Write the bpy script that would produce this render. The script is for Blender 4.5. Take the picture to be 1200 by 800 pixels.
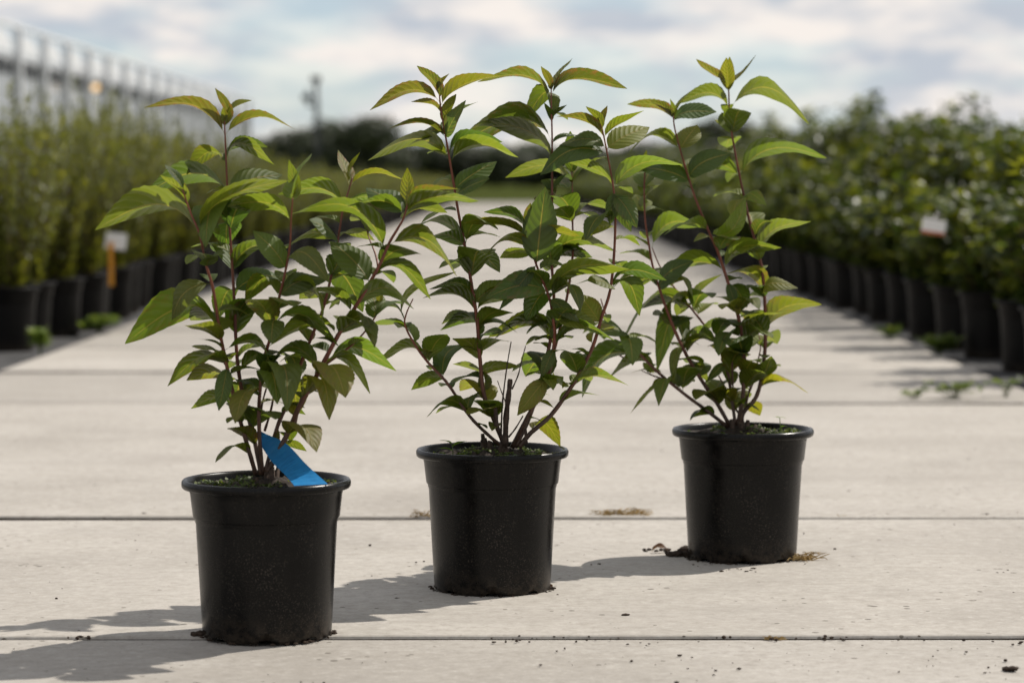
import bpy, bmesh, math, random
from mathutils import Vector, Matrix, noise
R = math.radians
scene = bpy.context.scene
for o in list(bpy.data.objects):
    bpy.data.objects.remove(o)

# ------------------------------------------------------------------ camera
FPX, CX, CY, CAMH, HORIZ = 3200.0, 600.0, 400.0, 0.64, 213.0     # pixels of the 1200 x 800 photograph
PITCH = math.atan((CY - HORIZ) / FPX)
cam = bpy.data.cameras.new('camera')
cam.sensor_width = 36.0
cam.lens = FPX / 1200.0 * 36.0
cam.clip_start = 0.05
cam.clip_end = 3000
cam.dof.use_dof = True
cam.dof.focus_distance = 4.12
cam.dof.aperture_fstop = 4.8
cam.dof.aperture_blades = 0
cam_o = bpy.data.objects.new('camera', cam)
scene.collection.objects.link(cam_o)
cam_o.location = (0, 0, CAMH)
cam_o.rotation_euler = (R(90) - PITCH, 0, 0)
scene.camera = cam_o

# ------------------------------------------------------------------ sky, sun, exposure
SUN = Vector((0.61, 0.40, 0.85)).normalized()
world = bpy.data.worlds.new('World')
scene.world = world
world.use_nodes = True
nt = world.node_tree
nt.nodes.clear()
def wn(t, **kw):
    n = nt.nodes.new(t)
    for k, v in kw.items():
        setattr(n, k, v)
    return n
w_out = wn('ShaderNodeOutputWorld')
w_bg = wn('ShaderNodeBackground')
w_bg.inputs['Strength'].default_value = 0.10
sky = wn('ShaderNodeTexSky', sky_type='NISHITA', sun_disc=False)
sky.sun_elevation = math.asin(SUN.z)
sky.sun_rotation = math.atan2(SUN.x, SUN.y)
sky.air_density = 1.0
sky.dust_density = 0.0
sky.ozone_density = 5.0
tc = wn('ShaderNodeTexCoord')
mp = wn('ShaderNodeMapping')
mp.inputs['Scale'].default_value = (11.0, 11.0, 38.0)
mp.inputs['Location'].default_value = (3.1, 0.4, 0.35)
nt.links.new(tc.outputs['Generated'], mp.inputs['Vector'])
n1 = wn('ShaderNodeTexNoise')
n1.inputs['Scale'].default_value = 1.0
n1.inputs['Detail'].default_value = 7.0
n1.inputs['Roughness'].default_value = 0.55
n1.inputs['Distortion'].default_value = 0.35
nt.links.new(mp.outputs['Vector'], n1.inputs['Vector'])
cover = wn('ShaderNodeMapRange')
cover.inputs['From Min'].default_value = 0.40
cover.inputs['From Max'].default_value = 0.54
cover.inputs['To Min'].default_value = 0.55                        # thin high veil between the clouds
nt.links.new(n1.outputs['Fac'], cover.inputs['Value'])
mp2 = wn('ShaderNodeMapping')
mp2.inputs['Scale'].default_value = (20.0, 20.0, 66.0)
mp2.inputs['Location'].default_value = (7.7, 2.2, 1.9)
nt.links.new(tc.outputs['Generated'], mp2.inputs['Vector'])
n2 = wn('ShaderNodeTexNoise')
n2.inputs['Scale'].default_value = 1.0
n2.inputs['Detail'].default_value = 6.0
n2.inputs['Roughness'].default_value = 0.55
nt.links.new(mp2.outputs['Vector'], n2.inputs['Vector'])
ccol = wn('ShaderNodeValToRGB')
ccol.color_ramp.elements[0].position = 0.41
ccol.color_ramp.elements[0].color = (5.0, 5.4, 6.0, 1)
ccol.color_ramp.elements[1].position = 0.60
ccol.color_ramp.elements[1].color = (8.7, 8.1, 7.6, 1)
nt.links.new(n2.outputs['Fac'], ccol.inputs['Fac'])
wmix = wn('ShaderNodeMixRGB')
nt.links.new(cover.outputs['Result'], wmix.inputs['Fac'])
nt.links.new(sky.outputs['Color'], wmix.inputs['Color1'])
nt.links.new(ccol.outputs['Color'], wmix.inputs['Color2'])
nt.links.new(wmix.outputs['Color'], w_bg.inputs['Color'])
nt.links.new(w_bg.outputs['Background'], w_out.inputs['Surface'])

sun = bpy.data.lights.new('sun', 'SUN')
sun.energy = 5.0
sun.angle = R(0.53)
sun.color = (1.0, 0.94, 0.86)
sun_o = bpy.data.objects.new('sun', sun)
scene.collection.objects.link(sun_o)
sun_o.location = (30, 12, 40)
sun_o.rotation_euler = SUN.to_track_quat('Z', 'Y').to_euler()

vs = scene.view_settings
vs.view_transform = 'Standard'
vs.look = 'None'
vs.exposure = 0.12
vs.gamma = 1.0
vs.use_curve_mapping = False
scene.render.engine = 'CYCLES'
scene.cycles.max_bounces = 8
scene.cycles.transparent_max_bounces = 8

# ------------------------------------------------------------------ helpers
COL = scene.collection
_cr, _sr = math.cos(PITCH), math.sin(PITCH)
def px(x, y, d):
    """point seen at photo pixel (x, y), at distance d along the path"""
    cx, cy = (x - CX) / FPX, -(y - CY) / FPX
    dy = _cr + cy * _sr
    dz = -_sr + cy * _cr
    return Vector((cx / dy * d, d, CAMH + dz / dy * d))
def ground_px(x, y, z=0.0):
    """point of the ground plane seen at a photo pixel"""
    p = px(x, y, 1.0)
    k = (z - CAMH) / (p.z - CAMH)
    return Vector((p.x * k, k, z))
def link(o, parent=None):
    COL.objects.link(o)
    if parent is not None:
        o.parent = parent
    return o
def empty(name, loc=(0, 0, 0), rz=0.0):
    o = bpy.data.objects.new(name, None)
    o.empty_display_size = 0.05
    o.location = loc
    o.rotation_euler = (0, 0, rz)
    return link(o)
def tag(o, label=None, cat=None, group=None, kind=None):
    if label: o['label'] = label
    if cat: o['category'] = cat
    if group: o['group'] = group
    if kind: o['kind'] = kind
    return o
class MB:
    """collects vertices and faces of one mesh"""
    def __init__(s):
        s.v, s.f, s.uv = [], [], {}
    def add(s, vs, fs):
        b = len(s.v)
        s.v += [tuple(p) for p in vs]
        s.f += [tuple(i + b for i in f) for f in fs]
        return b
    def box(s, x0, x1, y0, y1, z0, z1):
        s.add([(x0,y0,z0),(x1,y0,z0),(x1,y1,z0),(x0,y1,z0),(x0,y0,z1),(x1,y0,z1),(x1,y1,z1),(x0,y1,z1)],
              [(3,2,1,0),(4,5,6,7),(0,1,5,4),(1,2,6,5),(2,3,7,6),(3,0,4,7)])
    def tube(s, pts, rads, n=7, cap=True):
        pts = [Vector(p) for p in pts]
        rings = []
        up = Vector((0.31, 0.87, 0.38)).normalized()
        for i, p in enumerate(pts):
            t = (pts[min(i + 1, len(pts) - 1)] - pts[max(i - 1, 0)])
            t = t.normalized() if t.length > 1e-9 else Vector((0, 0, 1))
            a = t.cross(up)
            if a.length < 1e-4: a = t.cross(Vector((1, 0, 0)))
            a.normalize(); b = t.cross(a)
            rings.append([p + (a * math.cos(2*math.pi*k/n) + b * math.sin(2*math.pi*k/n)) * rads[i] for k in range(n)])
        vs = [q for r in rings for q in r]
        fs = []
        for i in range(len(pts) - 1):
            for k in range(n):
                k2 = (k + 1) % n
                fs.append((i*n + k, i*n + k2, (i+1)*n + k2, (i+1)*n + k))
        if cap:
            fs.append(tuple(range(n - 1, -1, -1)))
            fs.append(tuple((len(pts) - 1) * n + k for k in range(n)))
        s.add(vs, fs)
    def lathe(s, prof, n=64, fn=None):
        vs, fs = [], []
        for i, (r, z) in enumerate(prof):
            for k in range(n):
                a = 2 * math.pi * k / n
                q = Vector((r * math.cos(a), r * math.sin(a), z))
                vs.append(fn(q, i, a) if fn else q)
        for i in range(len(prof) - 1):
            for k in range(n):
                k2 = (k + 1) % n
                fs.append((i*n + k, i*n + k2, (i+1)*n + k2, (i+1)*n + k))
        s.add(vs, fs)
    def mesh(s, name, mat=None, smooth=False):
        me = bpy.data.meshes.new(name)
        me.from_pydata(s.v, [], s.f)
        if mat: me.materials.append(mat)
        if smooth:
            for p in me.polygons: p.use_smooth = True
        me.update()
        return me
    def build(s, name, mat, parent=None, smooth=False):
        return link(bpy.data.objects.new(name, s.mesh(name, mat, smooth)), parent)

# ------------------------------------------------------------------ materials
class Mat:
    def __init__(s, name):
        s.m = bpy.data.materials.new(name)
        s.m.use_nodes = True
        s.nt = s.m.node_tree
        s.b = s.nt.nodes['Principled BSDF']
        s.out = s.nt.nodes['Material Output']
    def n(s, t, **kw):
        nd = s.nt.nodes.new(t)
        for k, v in kw.items():
            if k in nd.inputs: nd.inputs[k].default_value = v
            else: setattr(nd, k, v)
        return nd
    def l(s, a, b): s.nt.links.new(a, b)
    def noise(s, vec, scale, detail=4.0, rough=0.55):
        nd = s.n('ShaderNodeTexNoise')
        nd.inputs['Scale'].default_value = scale
        nd.inputs['Detail'].default_value = detail
        nd.inputs['Roughness'].default_value = rough
        if vec is not None: s.l(vec, nd.inputs['Vector'])
        return nd.outputs['Fac']
    def ramp(s, fac, stops):
        nd = s.n('ShaderNodeValToRGB')
        cr = nd.color_ramp
        while len(cr.elements) < len(stops): cr.elements.new(0.5)
        for e, (p, c) in zip(cr.elements, stops):
            e.position = p
            e.color = (*c, 1) if len(c) == 3 else c
        s.l(fac, nd.inputs['Fac'])
        return nd.outputs['Color']
    def mix(s, fac, a, b, mode='MIX'):
        nd = s.n('ShaderNodeMixRGB', blend_type=mode)
        for sock, v in ((nd.inputs['Fac'], fac), (nd.inputs['Color1'], a), (nd.inputs['Color2'], b)):
            if hasattr(v, 'is_output'): s.l(v, sock)
            elif isinstance(v, (int, float)): sock.default_value = v
            else: sock.default_value = (*v, 1) if len(v) == 3 else v
        return nd.outputs['Color']
    def math(s, op, a, b=0.0, c=None):
        nd = s.n('ShaderNodeMath', operation=op)
        for i, v in enumerate((a, b) if c is None else (a, b, c)):
            if hasattr(v, 'is_output'): s.l(v, nd.inputs[i])
            else: nd.inputs[i].default_value = v
        return nd.outputs[0]
    def rng(s, v, a, b, c=0.0, d=1.0):
        nd = s.n('ShaderNodeMapRange')
        for k, q in (('From Min', a), ('From Max', b), ('To Min', c), ('To Max', d)):
            nd.inputs[k].default_value = q
        s.l(v, nd.inputs['Value'])
        return nd.outputs['Result']
    def bump(s, h, strength, dist):
        nd = s.n('ShaderNodeBump')
        nd.inputs['Strength'].default_value = strength
        nd.inputs['Distance'].default_value = dist
        s.l(h, nd.inputs['Height'])
        s.l(nd.outputs['Normal'], s.b.inputs['Normal'])
        return nd.outputs['Normal']
    def mapped(s, coord='Object', scale=(1, 1, 1)):
        t = s.n('ShaderNodeTexCoord')
        m = s.n('ShaderNodeMapping')
        m.inputs['Scale'].default_value = scale
        s.l(t.outputs[coord], m.inputs['Vector'])
        return m.outputs['Vector']
    def position(s, scale=(1, 1, 1)):
        g = s.n('ShaderNodeNewGeometry')
        m = s.n('ShaderNodeMapping')
        m.inputs['Scale'].default_value = scale
        s.l(g.outputs['Position'], m.inputs['Vector'])
        return m.outputs['Vector']
    def set(s, **kw):
        for k, v in kw.items():
            i = s.b.inputs[k.replace('_', ' ')]
            if hasattr(v, 'is_output'): s.l(v, i)
            else: i.default_value = (*v, 1) if isinstance(v, tuple) and len(v) == 3 else v
        return s
def plain(name, col, rough=0.6, spec=0.4, var=0.25, scale=20.0):
    m = Mat(name)
    v = m.mapped('Object')
    n = m.noise(v, scale)
    dark = tuple(c * (1 - var) for c in col)
    lite = tuple(min(1, c * (1 + var)) for c in col)
    m.set(Base_Color=m.ramp(n, [(0.3, dark), (0.7, lite)]), Roughness=rough)
    m.b.inputs['Specular IOR Level'].default_value = spec
    return m.m

def concrete_mat():
    m = Mat('brushed_concrete')
    p = m.position()
    pst = m.position((0.8, 9.0, 1.0))
    pfine = m.position((14.0, 170.0, 1.0))
    big = m.noise(p, 1.6, 5.0, 0.6)
    streak = m.noise(pst, 1.5, 5.0, 0.65)
    fine = m.noise(pfine, 1.0, 3.0, 0.6)
    grit = m.noise(p, 260.0, 2.0, 0.6)
    oi = m.n('ShaderNodeObjectInfo')
    c = m.ramp(big, [(0.28, (0.27, 0.25, 0.222)), (0.5, (0.345, 0.322, 0.288)), (0.72, (0.40, 0.375, 0.34))])
    c = m.mix(m.rng(streak, 0.40, 0.75, 0.0, 0.26), c, (0.27, 0.245, 0.21))
    c = m.mix(m.rng(fine, 0.52, 0.75, 0.0, 0.35), c, (0.27, 0.24, 0.20))
    c = m.mix(m.rng(grit, 0.58, 0.70, 0.0, 0.42), c, (0.20, 0.18, 0.155))
    pale = m.noise(p, 90.0, 3.0, 0.7)
    c = m.mix(m.rng(pale, 0.56, 0.72, 0.0, 0.35), c, (0.50, 0.475, 0.435))
    mid = m.noise(m.position((3.0, 7.0, 1.0)), 2.2, 6.0, 0.7)
    c = m.mix(m.rng(mid, 0.50, 0.72, 0.0, 0.40), c, (0.28, 0.255, 0.22))
    mott = m.noise(m.position((1.0, 1.0, 1.0)), 42.0, 6.0, 0.78)
    c = m.mix(m.rng(mott, 0.50, 0.66, 0.0, 0.55), c, (0.215, 0.195, 0.168))
    c = m.mix(m.rng(mott, 0.46, 0.34, 0.0, 0.45), c, (0.47, 0.445, 0.405))
    stain = m.noise(m.position((1.1, 1.5, 1.0)), 1.3, 6.0, 0.68)
    c = m.mix(m.rng(stain, 0.52, 0.68, 0.0, 0.45), c, (0.235, 0.215, 0.19))
    tone = m.rng(oi.outputs['Random'], 0, 1, 0.86, 1.08)
    cc = m.n('ShaderNodeCombineColor')
    for i in range(3): m.l(tone, cc.inputs[i])
    c = m.mix(1.0, c, cc.outputs['Color'], 'MULTIPLY')
    # small dark soil specks scattered over the slab
    vo = m.n('ShaderNodeTexVoronoi', feature='F1')
    vo.inputs['Scale'].default_value = 34.0
    m.l(p, vo.inputs['Vector'])
    pick = m.noise(p, 5.0, 3.0, 0.6)
    spot = m.math('MULTIPLY', m.math('LESS_THAN', vo.outputs['Distance'], m.rng(pick, 0.44, 0.66, 0.0, 0.19)), 1.0)
    c = m.mix(m.math('MULTIPLY', spot, 0.75), c, (0.06, 0.048, 0.035))
    # faint tyre and water stains running along the path
    along = m.position((5.0, 0.35, 1.0))
    st = m.noise(along, 1.0, 4.0, 0.6)
    c = m.mix(m.rng(st, 0.52, 0.75, 0.0, 0.22), c, (0.30, 0.275, 0.245))
    m.set(Base_Color=c, Roughness=0.86)
    m.b.inputs['Specular IOR Level'].default_value = 0.3
    h = m.math('ADD', m.math('MULTIPLY', fine, 0.7), m.math('MULTIPLY', grit, 0.5))
    m.bump(h, 0.5, 0.0012)
    return m.m

def leaf_mat(name, upper_dark=1.0, trans=0.50):
    """leaf blade: object colour gives its green, UV (along, across) its veins"""
    m = Mat(name)
    uvn = m.n('ShaderNodeUVMap', uv_map='UVMap')
    sp = m.n('ShaderNodeSeparateXYZ')
    m.l(uvn.outputs['UV'], sp.inputs[0])
    u = sp.outputs[0]
    v = m.math('ABSOLUTE', m.math('MULTIPLY_ADD', sp.outputs[1], 2.0, -1.0))
    q = m.math('SUBTRACT', m.math('MULTIPLY', u, 9.0), m.math('MULTIPLY', m.math('POWER', v, 1.25), 2.0))
    tri = m.math('PINGPONG', q, 0.5)                                  # 0 on a side vein, 0.5 between
    vein = m.rng(tri, 0.0, 0.10, 1.0, 0.0)
    rib = m.rng(v, 0.0, 0.07, 1.0, 0.0)
    oi = m.n('ShaderNodeObjectInfo')
    base = oi.outputs['Color']
    pos = m.position()
    blot = m.noise(pos, 55.0, 4.0, 0.6)
    c = m.mix(m.rng(blot, 0.35, 0.7, 0.0, 0.30), base, m.mix(1.0, base, (1.45, 1.18, 0.8), 'MULTIPLY'))
    c = m.mix(m.math('MULTIPLY', vein, 0.45), c, m.mix(1.0, base, (1.5, 1.3, 1.3), 'MULTIPLY'))
    c = m.mix(m.math('MULTIPLY', rib, 0.7), c, (0.22, 0.17, 0.05))
    # brown scorch near the margin and bronze flush of young leaves; object alpha says how much
    sc = m.math('MULTIPLY', m.rng(m.noise(pos, 120.0, 3.0, 0.65), 0.46, 0.62), m.rng(v, 0.25, 0.8))
    scorch = m.math('MULTIPLY', sc, m.math('SUBTRACT', 1.0, oi.outputs['Alpha']))
    c = m.mix(scorch, c, (0.13, 0.055, 0.028))
    geo = m.n('ShaderNodeNewGeometry')
    under = m.mix(1.0, c, (1.45, 1.35, 1.6), 'MULTIPLY')
    surf = m.mix(geo.outputs['Backfacing'], m.mix(1.0, c, (upper_dark,) * 3, 'MULTIPLY'), under)
    m.set(Base_Color=surf)
    m.l(m.rng(geo.outputs['Backfacing'], 0, 1, 0.27, 0.60), m.b.inputs['Roughness'])
    m.b.inputs['Specular IOR Level'].default_value = 0.65
    h = m.math('SUBTRACT', m.math('POWER', m.math('MULTIPLY', tri, 2.0), 0.6), m.math('MULTIPLY', rib, 0.8))
    nrm = m.bump(h, 0.7, 0.0012)
    tr = m.n('ShaderNodeBsdfTranslucent')
    tcol = m.mix(1.0, c, (2.55, 2.65, 1.25), 'MULTIPLY')
    m.l(tcol, tr.inputs['Color'])
    m.l(nrm, tr.inputs['Normal'])
    mx = m.n('ShaderNodeMixShader')
    mx.inputs['Fac'].default_value = trans
    m.l(m.b.outputs[0], mx.inputs[1])
    m.l(tr.outputs[0], mx.inputs[2])
    m.l(mx.outputs[0], m.out.inputs['Surface'])
    return m.m

def foliage_mat(name, c0, c1, c2, rough, trans, tmul):
    """small leaves of one bush: island random varies the green"""
    m = Mat(name)
    geo = m.n('ShaderNodeNewGeometry')
    oi = m.n('ShaderNodeObjectInfo')
    c = m.ramp(geo.outputs['Random Per Island'], [(0.0, c0), (0.55, c1), (1.0, c2)])
    pl = m.rng(oi.outputs['Random'], 0, 1, 0.8, 1.2)
    cc = m.n('ShaderNodeCombineColor')
    for i in range(3): m.l(pl, cc.inputs[i])
    c = m.mix(1.0, c, cc.outputs['Color'], 'MULTIPLY')
    m.set(Base_Color=c, Roughness=rough)
    tr = m.n('ShaderNodeBsdfTranslucent')
    m.l(m.mix(1.0, c, tmul, 'MULTIPLY'), tr.inputs['Color'])
    mx = m.n('ShaderNodeMixShader')
    mx.inputs['Fac'].default_value = trans
    m.l(m.b.outputs[0], mx.inputs[1])
    m.l(tr.outputs[0], mx.inputs[2])
    m.l(mx.outputs[0], m.out.inputs['Surface'])
    return m.m

def stem_mat():
    m = Mat('stem_bark')
    t = m.n('ShaderNodeTexCoord')
    sp = m.n('ShaderNodeSeparateXYZ')
    m.l(t.outputs['Object'], sp.inputs[0])
    z = sp.outputs[2]                                                 # height over the pot's foot: old wood below, red shoots above
    n = m.noise(m.mapped('Object', (1, 1, 0.25)), 260.0, 3.0)
    young = m.ramp(n, [(0.3, (0.10, 0.021, 0.010)), (0.7, (0.19, 0.050, 0.020))])
    old = m.ramp(n, [(0.3, (0.035, 0.018, 0.012)), (0.7, (0.10, 0.055, 0.032))])
    c = m.mix(m.rng(z, 0.26, 0.40), old, young)
    m.set(Base_Color=c, Roughness=0.5)
    m.bump(n, 0.3, 0.0006)
    return m.m

def pot_mat(name='black_pot_plastic', dirt=1.0, spec=0.18, rough=0.0):
    m = Mat(name)
    v = m.mapped('Object')
    t = m.n('ShaderNodeTexCoord')
    sp = m.n('ShaderNodeSeparateXYZ')
    m.l(t.outputs['Object'], sp.inputs[0])
    streak = m.noise(m.mapped('Object', (60, 60, 5)), 1.0, 4.0, 0.6)
    dust = m.noise(v, 420.0, 2.0, 0.7)
    patch = m.noise(v, 16.0, 4.0, 0.6)
    c = m.ramp(streak, [(0.3, (0.0025, 0.0023, 0.0021)), (0.75, (0.005, 0.0045, 0.004))])
    dm = m.math('MULTIPLY', m.rng(dust, 0.56, 0.68), m.rng(patch, 0.40, 0.62))
    foot = m.rng(sp.outputs[2], 0.0, 0.045, 0.55, 0.0)                # soil splashed on the foot of the pot
    mud = m.math('MULTIPLY', foot, m.rng(m.noise(v, 70.0, 4.0, 0.65), 0.40, 0.62))
    c = m.mix(m.math('MULTIPLY', dm, 0.45 * dirt), c, (0.12, 0.10, 0.08))
    c = m.mix(mud, c, (0.06, 0.045, 0.032))
    m.set(Base_Color=c)
    m.l(m.rng(patch, 0.3, 0.7, 0.20 + rough, 0.38 + rough), m.b.inputs['Roughness'])
    m.b.inputs['Specular IOR Level'].default_value = spec
    m.bump(m.math('ADD', m.math('MULTIPLY', dust, 0.35), streak), 0.12, 0.001)
    return m.m

def soil_mat():
    m = Mat('potting_soil')
    v = m.mapped('Object')
    n = m.noise(v, 120.0, 5.0, 0.7)
    m.set(Base_Color=m.ramp(n, [(0.3, (0.012, 0.008, 0.006)), (0.6, (0.035, 0.024, 0.017)), (0.8, (0.09, 0.065, 0.045))]), Roughness=0.95)
    m.bump(n, 0.8, 0.004)
    return m.m

def ground_mat():
    m = Mat('rough_grass')
    p = m.position()
    n = m.noise(p, 0.35, 5.0, 0.6)
    f = m.noise(p, 6.0, 4.0, 0.65)
    c = m.ramp(n, [(0.3, (0.034, 0.044, 0.013)), (0.55, (0.050, 0.060, 0.017)), (0.75, (0.072, 0.070, 0.026))])
    c = m.mix(m.rng(f, 0.4, 0.7, 0.0, 0.5), c, (0.030, 0.040, 0.012))
    m.set(Base_Color=c, Roughness=1.0)
    m.b.inputs['Specular IOR Level'].default_value = 0.0
    return m.m

def cloth_mat():
    m = Mat('woven_ground_cloth')
    p = m.position()
    n = m.noise(p, 3.0, 5.0, 0.6)
    m.set(Base_Color=m.ramp(n, [(0.3, (0.020, 0.020, 0.021)), (0.7, (0.042, 0.040, 0.038))]), Roughness=0.8)
    m.bump(m.noise(p, 300.0, 2.0), 0.3, 0.001)
    return m.m

M_CONC = concrete_mat()
M_LEAF = leaf_mat('shrub_leaf')
M_STEM = stem_mat()
M_POT = pot_mat()
M_POT2 = pot_mat('dusty_pot_plastic', 0.25, 0.10, 0.2)
M_SOIL = soil_mat()
M_GRASS = ground_mat()
M_CLOTH = cloth_mat()
M_WILLOW = foliage_mat('narrow_leaves', (0.04, 0.055, 0.010), (0.075, 0.092, 0.015), (0.115, 0.125, 0.022), 0.5, 0.46, (2.4, 2.1, 0.7))
M_BROAD = foliage_mat('broad_leaves', (0.014, 0.028, 0.007), (0.036, 0.058, 0.010), (0.105, 0.128, 0.022), 0.40, 0.45, (2.3, 1.95, 0.6))
M_TREE = foliage_mat('tree_leaves', (0.018, 0.028, 0.010), (0.030, 0.042, 0.014), (0.048, 0.058, 0.020), 0.6, 0.15, (1.4, 1.4, 0.8))
M_WEED = foliage_mat('weed_leaves', (0.06, 0.10, 0.02), (0.10, 0.15, 0.03), (0.15, 0.19, 0.04), 0.5, 0.4, (1.8, 1.7, 0.8))
M_MOSS = foliage_mat('moss_leaves', (0.03, 0.055, 0.012), (0.07, 0.10, 0.02), (0.14, 0.16, 0.05), 0.6, 0.3, (1.6, 1.6, 0.8))
M_STRAW = plain('dry_grass', (0.32, 0.22, 0.09), 0.8, 0.2, 0.4, 60)
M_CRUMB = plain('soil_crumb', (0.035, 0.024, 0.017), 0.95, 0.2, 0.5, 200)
M_BARK = plain('tree_bark', (0.05, 0.04, 0.03), 0.9, 0.2, 0.3, 6)
M_DEADWOOD = plain('dead_wood', (0.06, 0.042, 0.032), 0.85, 0.2, 0.5, 160)
M_TWIG = plain('shrub_twig', (0.09, 0.06, 0.035), 0.8, 0.2, 0.3, 60)
M_METAL = plain('galvanised_steel', (0.66, 0.67, 0.68), 0.45, 0.5, 0.12, 3)
M_DARKMETAL = plain('dark_painted_steel', (0.035, 0.037, 0.04), 0.5, 0.5, 0.2, 5)
M_PANEL = plain('pale_greenhouse_panel', (0.66, 0.67, 0.68), 0.4, 0.5, 0.05, 2)
M_GLASS = plain('milky_greenhouse_glass', (0.27, 0.285, 0.295), 0.25, 0.5, 0.15, 0.7)
M_WHITE = plain('white_label_plastic', (0.78, 0.77, 0.75), 0.45, 0.5, 0.04, 30)
M_ORANGE = plain('orange_label_plastic', (0.62, 0.27, 0.02), 0.5, 0.5, 0.08, 30)
M_RED = plain('red_label_print', (0.45, 0.12, 0.04), 0.5, 0.4, 0.1, 30)

def blue_mat():
    m = Mat('blue_label_plastic')
    n = m.noise(m.mapped('Object'), 90.0, 4.0, 0.6)
    m.set(Base_Color=m.ramp(n, [(0.3, (0.020, 0.22, 0.50)), (0.7, (0.030, 0.29, 0.62))]), Roughness=0.42)
    g = m.noise(m.mapped('Object'), 500.0, 2.0, 0.6)
    tr = m.n('ShaderNodeBsdfTranslucent')
    tr.inputs['Color'].default_value = (0.02, 0.30, 0.75, 1)
    mx = m.n('ShaderNodeMixShader')
    mx.inputs['Fac'].default_value = 0.3
    m.l(m.b.outputs[0], mx.inputs[1]); m.l(tr.outputs[0], mx.inputs[2]); m.l(mx.outputs[0], m.out.inputs['Surface'])
    m.bump(g, 0.1, 0.0005)
    return m.m
M_BLUE = blue_mat()

# ------------------------------------------------------------------ the setting
EDGE_L, EDGE_R, PATH_END = -1.73, 1.58, 86.0
rng = random.Random(7)
g = MB()
g.add([(-900, -60, -0.05), (900, -60, -0.05), (900, 1500, -0.05), (-900, 1500, -0.05)], [(0, 1, 2, 3)])
tag(g.build('ground', M_GRASS), 'rough green grassland stretching to the tree line', 'grass', kind='structure')

for side, x0, x1 in (('left', -9.0, EDGE_L - 0.012), ('right', EDGE_R + 0.012, 9.0)):
    c = MB()
    c.box(x0, x1, -3.0, 84.0, -0.06, -0.012)
    tag(c.build('ground_cloth_' + side, M_CLOTH), 'dark woven ground cloth under the %s rows of pots' % side, 'ground cloth', kind='structure')

path = empty('concrete_path')
tag(path, 'pale concrete slab path running between the rows of pots', 'path', kind='structure')
bed = MB()
bed.box(EDGE_L + 0.02, EDGE_R - 0.02, -3.0, PATH_END, -0.058, -0.03)
bed.build('joint_bed', M_CRUMB, path)
joints = [-3.0, -1.4, -0.1, 1.2, 2.5, 3.815, 5.18, 7.89, 9.18, 10.5]
while joints[-1] < PATH_END - 0.5: joints.append(joints[-1] + 1.32)
def slab_mesh(length, seed):
    """one slab, its top edge worn and bevelled, its sides slightly ragged"""
    r = random.Random(seed)
    w = EDGE_R - EDGE_L
    n = 40
    lines = [[], []]
    for j in (0, 1):
        for i in range(n + 1):
            lines[j].append((EDGE_L + w * i / n, (0.004 if j == 0 else length - 0.004) + r.uniform(-0.0015, 0.0015)))
    ring = lines[0] + lines[1][::-1]
    N = len(ring)
    b = 0.005
    mb = MB()
    cx, cy = (EDGE_L + EDGE_R) / 2, length / 2
    def inset(p, k): return (p[0] - math.copysign(k, p[0] - cx) * (abs(p[0] - cx) > w / 2 - 0.001), p[1] - math.copysign(k, p[1] - cy))
    vs = [(*p, -0.05) for p in ring] + [(*p, -b) for p in ring] + [(*inset(p, b * 0.35), -b * 0.35) for p in ring] + [(*inset(p, b), 0) for p in ring]
    fs = []
    for k in range(3):
        for i in range(N):
            i2 = (i + 1) % N
            fs.append((k*N + i, k*N + i2, (k+1)*N + i2, (k+1)*N + i))
    for i in range(n):
        fs.append((3*N + i, 3*N + i + 1, 3*N + N - 2 - i, 3*N + N - 1 - i))
    mb.add(vs, fs)
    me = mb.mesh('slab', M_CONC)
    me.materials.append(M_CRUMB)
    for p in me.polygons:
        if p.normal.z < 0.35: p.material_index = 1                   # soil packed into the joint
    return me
slab_cache = {}
for i in range(len(joints) - 1):
    ln = round(joints[i + 1] - joints[i], 3)
    if ln not in slab_cache: slab_cache[ln] = slab_mesh(ln, i)
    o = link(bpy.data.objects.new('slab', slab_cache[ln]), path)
    o.location = (0, joints[i], 0.0025 + rng.uniform(-0.0005, 0.001))
    o.rotation_euler = (-0.0042 / ln, {5: -0.0012, 6: 0.0016}.get(i, rng.uniform(-0.0008, 0.0008)), 0)

# ------------------------------------------------------------------ the three potted shrubs
POT_R, POT_H = 0.120, 0.222
def pot_profile():
    h = POT_H
    return [(0.060, 0.010), (0.086, 0.010), (0.0885, 0.0), (0.0905, 0.001), (0.0915, 0.006), (0.0925, 0.020),
            (0.1002, h - 0.060), (0.1002, h - 0.0555), (0.1036, h - 0.0535), (0.1042, h - 0.051), (0.1082, h - 0.016),
            (0.1090, h - 0.0130), (0.1175, h - 0.0125), (0.1194, h - 0.0105), (0.1200, h - 0.007), (0.1197, h - 0.0035), (0.1180, h - 0.0006),
            (0.1155, h), (0.1125, h - 0.0022), (0.1108, h - 0.007), (0.1075, h - 0.022), (0.1010, h - 0.060)]
def make_pot(root, seed, mat):
    def notch(q, i, a):
        if i in (2, 3):                                             # drainage cut-outs in the foot ring
            s = (a * 8 / (2 * math.pi) + seed * 0.37) % 1.0
            if s < 0.28: q.z += 0.007
        wob = 1 + 0.004 * math.sin(2 * a + seed) + 0.003 * math.sin(3 * a + 2 * seed)
        return Vector((q.x * wob, q.y * wob, q.z))
    prof = pot_profile()
    body, lip = MB(), MB()
    for a, b in ((0, 3), (2, 7), (6, 8), (7, 9), (8, 11), (10, 12)):      # split where the moulding has a sharp edge
        body.lathe(prof[a:b], 96, lambda q, i, an, a=a: notch(q, i + a, an))
    lip.lathe(prof[11:], 96, lambda q, i, a: notch(q, 99, a))
    pot = body.build('pot', mat, root, True)
    lip.build('rim', mat, pot, True)
    return pot
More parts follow.
